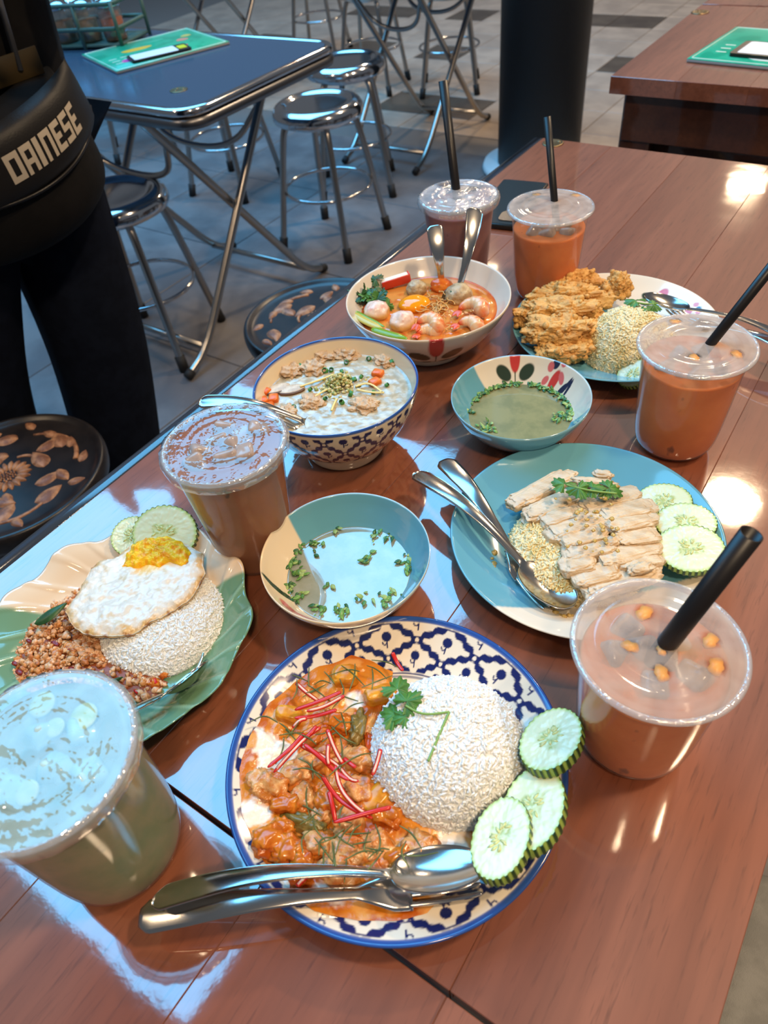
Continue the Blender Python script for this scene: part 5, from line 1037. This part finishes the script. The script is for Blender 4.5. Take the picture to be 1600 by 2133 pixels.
# ---- rice porridge
ZC = TZ + EPS + .063
def con_colf(V, rr):
    n = fbm(np.c_[V[:, :2] * 120, np.zeros(len(V))], 3); return mixc(np.tile(s2l(172, 160, 134), (len(V), 1)), s2l(196, 186, 162), sstep(-.2, .4, n))
broth('thick white rice porridge in the lattice bowl', C_CON, .0752, .063, pm('porridge', rough=.12, col=True, spec=.6, sss=.1, bump=.08, bs=420, coat=.35, coatr=.06, coatior=1.5), 2, .0005, 110, 160, con_colf, 'porridge')
M_PORK = pm('boiled_pork', s2l(214, 186, 152), .4, c2=s2l(186, 150, 112), vs=90, lo=.38, hi=.66, bump=.6, bs=420, sss=.1)
z7 = lambda x, y: (400 + x / 3.2, 680 + y / 3.2)
for k, (lab, x, y, s) in enumerate([('pork lump at the far left of the porridge', 640, 295, .0105), ('pork lump right of the leftmost lump in the porridge', 800, 285, .0100), ('pork lump at the far rim of the porridge', 880, 200, .0098), ('pale pork lump at the back middle of the porridge', 1030, 190, .0095), ('pork lump at the far right of the porridge', 1285, 235, .0085), ('pork lump near the spoon in the porridge', 640, 565, .0070), ('pork lump between spoon and garlic in the porridge', 790, 510, .0090), ('pork lump at the near side of the porridge', 1130, 530, .0095), ('small pork crumb right of the garlic in the porridge', 1190, 510, .006)]):
    V, F = blob(5, (s * 1.45, s * 1.2, s * .7), .45, 1.9, k + 30, 4); item('pork_lump', lab, 'pork', (V, F), M_PORK, np.array([*P2(*z7(x, y), ZC), ZC - .0004]), 'pork lumps in the porridge')
M_CAR = pm('carrot', s2l(228, 118, 40), .3, c2=s2l(210, 96, 26), vs=120)
for k, (lab, x, y) in enumerate([('carrot cube at the left, upper of the group in the porridge', 488, 440), ('carrot cube at the left rim of the porridge', 470, 505), ('carrot cube right of the left rim cube in the porridge', 545, 488), ('carrot cube at the right of the porridge, upper one', 1240, 320), ('carrot cube at the right of the porridge, lower one', 1220, 378), ('long carrot piece at the left beside the spoon', 520, 555)]):
    V, F = box((.012 if k < 5 else .018, .010, .008), .002, 2); item('carrot_cube', lab, 'carrot', (V @ rz(k * 1.1).T, F), M_CAR, (*P2(*z7(x, y), ZC), ZC + .0005), 'carrot cubes in the porridge')
for lab, x, y, a in [('brown edged mushroom slice at the left of the porridge', 570, 420, 1.0), ('white mushroom slice beside the brown edged one', 665, 425, .8)]:
    t = thing('mushroom_slice', lab, 'mushroom', (*P2(*z7(x, y), ZC), ZC + .001), a, 'mushroom slices in the porridge')
    V, F = lathe(chaikin([(1e-4, -.0016), (.0112, -.0014), (.0122, 0), (.0112, .0014), (1e-4, .0016)], 1), 32); V = V * [1.15, .62, 1]; mk('flesh', (V, F), pm('mushroom_white', s2l(214, 200, 178), .4, c2=s2l(190, 170, 146), vs=120), t)
    aa = np.linspace(-2.6, -.5, 20); mk('cap_edge', tube(np.c_[.0142 * np.cos(aa), .0080 * np.sin(aa), np.zeros(20)], .0016, 6), pm('mushroom_brown', s2l(96, 66, 46), .4), t)
M_GNG = pm('ginger', s2l(228, 206, 132), .35)
for k, (lab, pts) in enumerate([('long ginger strip left of the garlic', [(720, 400), (830, 365), (945, 320)]), ('ginger strip below the garlic', [(930, 560), (945, 520), (965, 480)]), ('ginger strip right of the garlic', [(1090, 400), (1180, 370), (1270, 440)]), ('short ginger strip at the right of the porridge', [(1100, 420), (1190, 440), (1280, 440)]), ('ginger strip touching the garlic', [(800, 480), (860, 440), (900, 420)])]):
    p = np.array([P(*z7(*q), ZC + .003) for q in pts]); m = p.mean(0); item('ginger_strip', lab + ' in the porridge', 'ginger', tube(chaikin(p - m, 2), .0014, 6, flat=.6), M_GNG, m, 'ginger strips in the porridge')
rs = np.random.RandomState(31); g = Geo(); c = P(*z7(985, 385), ZC)
for _ in range(240):
    q = rs.normal(size=2) * .0080; h = .012 * math.exp(-(q @ q) / .00012); s = .0012 + .0012 * rs.rand(); g.add(blob(1, (s, s, s * .8), .3, 1.5, rs.rand() * 9), None, (q[0], q[1], h * rs.rand() ** .4), col=[s2l(196, 186, 120), s2l(170, 164, 100), s2l(214, 200, 150), s2l(140, 150, 84)][rs.randint(4)])
tag(mk('fried_garlic', g, pm('fried_garlic', rough=.4, col=True), loc=tuple(c)), 'heap of pale green fried garlic in the middle of the porridge', 'garlic', None, 'stuff')
for k, (x, y) in enumerate([(890, 490), (1000, 515), (890, 305), (1000, 310), (930, 300), (1080, 365), (1300, 400), (1030, 250), (725, 275), (1210, 450), (1180, 225), (1330, 250), (790, 430), (680, 545), (1060, 460), (1130, 345), (620, 655)]):
    r = .0019 + .0012 * (k % 3) / 2; V, F = tube(np.array([[0, 0, -.0018], [0, 0, .0018]]), r, 10, cap=False); V2, F2 = tube(np.array([[0, 0, -.0018], [0, 0, .0018]]), r * .72, 10, cap=False); g = Geo().add((V, F)).add((V2, F2)); g.F.append(np.stack([10 + np.arange(10), 10 + (np.arange(10) + 1) % 10, 30 + (np.arange(10) + 1) % 10, 30 + np.arange(10)], 1))
    item('spring_onion_ring', 'small green spring onion ring on the rice porridge', 'spring onion', g, pm('spring_onion', s2l(66, 128, 60), .35), (*P2(*z7(x, y), ZC), ZC + .0020), 'spring onion rings on the porridge', rot=(.9 * math.sin(k * 3), .9 * math.cos(k * 2), k))
# ---- prawn noodle soup
ZT = TZ + EPS + .050
def tom_colf(V, rr):
    n = fbm(np.c_[V[:, :2] * 70, np.zeros(len(V))], 3); return mixc(mixc(np.tile(s2l(210, 138, 66), (len(V), 1)), s2l(196, 104, 44), sstep(0, .5, n)), s2l(206, 84, 40), sstep(.93, 1, rr) * .7)
broth('orange broth in the cream noodle bowl', C_TOM, .0797, .050, pm('tom_broth', rough=.06, col=True, spec=.7), 5, .0006, 90, 128, tom_colf)
z5 = lambda x, y: (680 + x / 3.81, 400 + y / 3.81)
def tp(x, y, dz=0): return np.array([*P2(*z5(x, y), ZT + dz), ZT + dz])
M_BALL = pm('meat_ball', s2l(196, 172, 132), .4, c2=s2l(160, 130, 94), vs=110, bump=.4, bs=300)
for lab, x, y, s in [('herb-speckled meat ball at the back of the prawn noodle bowl', 715, 770, .0125), ('large herb-speckled meat ball at the right of the prawn noodle bowl', 1050, 820, .0165)]:
    t = thing('meat_ball', lab, 'meat ball', tuple(tp(x, y, .004)), group='meat balls in the noodle bowl'); mk('ball', blob(4, (s, s, s * .8), .10, 2.5, x, 4), M_BALL, t)
    for k in range(3): mk('herb_fleck', blob(2, (.0026, .0016, .0008), .3, 2, k), M_LEAFD, t, loc=(s * .62 * math.cos(k * 1.3 - 1.9), s * .62 * math.sin(k * 1.3 - 1.9), s * .50), rot=(.5, .3, k))
for lab, x, y, s in [('pinkish fish ball beside the green leaves in the noodle bowl', 400, 950, .0150), ('pinkish fish ball at the front of the noodle bowl', 605, 1030, .0145)]:
    V, F = blob(4, (s, s, s * .85), .12, 1.6, x, 3); n = fbm(V * 160 + x, 3); top = sstep(.0, .006, V[:, 2]); col = mixc(np.tile(s2l(222, 170, 96), (len(V), 1)), s2l(232, 206, 190), top); col = mixc(col, s2l(220, 150, 136), sstep(.25, .5, n) * top * .6)
    item('fish_ball', lab, 'fish ball', (V, F), pm('fish_ball', rough=.25, col=True, sss=.1, bump=.2, bs=250), tp(x, y, .005), 'fish balls in the noodle bowl', col)
V, F = ico(4); item('egg_yolk', 'shiny orange egg yolk in the middle of the prawn noodle bowl', 'egg yolk', (V * [.0190, .0165, .0085] * (1 + .04 * fbm(V * 1.5, 2))[:, None], F), pm('raw_yolk', s2l(240, 150, 16), .08, sss=.2, spec=.7), tp(700, 890, .003), rot=(0, 0, .6))
item('tomato_piece', 'glossy orange red tomato piece at the back of the noodle bowl', 'tomato', blob(4, (.0135, .0105, .0085), .14, 1.6, 8), pm('tomato', s2l(196, 82, 26), .12, c2=s2l(214, 120, 40), vs=60), tp(910, 745, .004), rot=(.2, 0, .4))
t = thing('crab_stick', 'red and white crab stick leaning on the rim of the noodle bowl', 'crab stick', tuple(tp(545, 700, .008)), math.atan2(*(tp(640, 655, .01) - tp(440, 730, .004))[:2][::-1])); t.rotation_euler[1] = -.12
mk('white_core', box((.036, .011, .010), .003, 2), pm('crab_white', s2l(236, 222, 200), .4, bump=.3, bs=200), t); mk('red_skin', box((.0355, .0022, .0105), .0009, 2, loc=(0, -.0058, .0)), pm('crab_red', s2l(206, 62, 40), .3), t); mk('red_side', box((.0022, .0105, .0102), .0009, 2, loc=(.0178, 0, .0)), pm('crab_red', s2l(206, 62, 40), .3), t)
rs = np.random.RandomState(17); t = thing('coriander_bunch', 'bunch of dark green leaves at the left of the prawn noodle bowl', 'herb', tuple(tp(350, 830, .006)))
for k in range(26):
    x, y = 360 + rs.normal() * 75, 815 + rs.normal() * 48; q = tp(x, y, .006 + .010 * rs.rand()) - tp(350, 830, .006); l = mk('leaf', coriander_leaf(.008 + .004 * rs.rand(), k), M_LEAFD if k % 3 else M_LEAF, t, loc=tuple(q)); l.rotation_euler = (rs.normal() * .6, rs.normal() * .6, rs.rand() * 6.3)
for k in range(4): mk('stem', tube(chaikin(np.array([[0, 0, 0], [.006 * math.cos(k), .006 * math.sin(k), .004], [.016 * math.cos(k + .4), .016 * math.sin(k + .4), .003]]), 2), .0011, 6), M_STEM, t)
for lab, pts, c1 in [('pale green pepper slice at the left rim of the noodle bowl', [(200, 960), (300, 1020), (440, 1085)], (186, 176, 84)), ('bright green bean pod at the front rim of the noodle bowl', [(360, 1085), (480, 1125), (640, 1165)], (112, 150, 34)), ('green pod edge lying on the pale pepper slice', [(210, 940), (330, 1000), (460, 1070)], (110, 150, 40))]:
    p = np.array([tp(*q, .006) for q in pts]); m = p.mean(0); p = chaikin(p - m, 3); item('green_pod', lab, 'vegetable', tube(p, np.interp(np.linspace(0, 1, len(p)), [0, .25, .7, 1], [.001, .0055, .005, .001]) * (.5 if 'edge' in lab else 1), 10, flat=.5), pm('pod_%d' % c1[0], s2l(*c1), .2), m, 'green pods in the noodle bowl')
def prawn(lab, x, y, dz, R, a0, a1, rot, s=1.0, tilt=0):
    n = 26; a = np.linspace(a0, a1, n); c = np.c_[R * np.cos(a), R * np.sin(a), np.zeros(n)]; rad = np.interp(np.linspace(0, 1, n), [0, .12, .5, .85, 1], [.004, .0085, .0078, .0045, .002]) * s; rad = rad * (1 - .07 * (np.arange(n) % 4 == 0)); V, F = tube(c, rad, 14); k = np.r_[np.repeat(np.arange(n), 14), [0, n - 1]] / n
    st = .5 + .5 * np.sin(k * 26 * PI / 2); nn = fbm(V * 300 + x, 2); outer = sstep(R - .003, R + .004, np.hypot(V[:, 0], V[:, 1])); col = mixc(np.tile(s2l(236, 196, 150), (len(V), 1)), s2l(222, 112, 46), np.clip(outer * (.35 + .6 * st) + .2 * nn, 0, 1)); col = mixc(col, s2l(214, 80, 30), sstep(.75, .95, k))
    t = thing('prawn', lab, 'prawn', tuple(tp(x, y, dz)), rot, 'prawns in the noodle bowl'); t.rotation_euler[0] = tilt; mk('body', (V, F), pm('prawn', rough=.22, col=True, sss=.1, spec=.6), t, col=col); e = c[-1]; d = (c[-1] - c[-2]) / np.linalg.norm(c[-1] - c[-2])
    for sg in (-1, 1):
        f = mk('tail_fin', leafshape(.011 * s, .0035 * s, .001), pm('prawn_tail', s2l(214, 84, 30), .3), t, loc=tuple(e)); f.rotation_euler = (0, 0, math.atan2(d[1], d[0]) + sg * .3)
    return t
prawn('curled prawn in front of the yolk in the noodle bowl', 800, 1060, .009, .0110, -.6, 2.9, .4, 1.05, .3); prawn('large curled prawn at the right of the noodle bowl', 1140, 945, .009, .0135, .2, 3.6, -.4, 1.1, .25); prawn('prawn at the front right rim of the noodle bowl', 1110, 1085, .005, .0125, .1, 2.7, .1, 1.0, .2); prawn('prawn half sunk at the very front of the noodle bowl', 800, 1130, .003, .0110, .4, 3.2, .2, 1.0, .0)
rs = np.random.RandomState(41); g = Geo()
for k in range(46):
    q = tp(890 + rs.normal() * 48, 900 + rs.normal() * 62, .002 + .006 * rs.rand()); a = rs.rand() * 6.3; p = [q]
    for _ in range(5): a += rs.normal() * .9; q = q + [math.cos(a) * .0035, math.sin(a) * .0035, rs.normal() * .0008]; p.append(q)
    g.add(tube(chaikin(p, 2), .00072, 5))
tag(mk('noodles', g, pm('noodle', s2l(214, 164, 92), .35)), 'tangle of thin yellow noodles in the prawn noodle bowl', 'noodles', None, 'stuff')
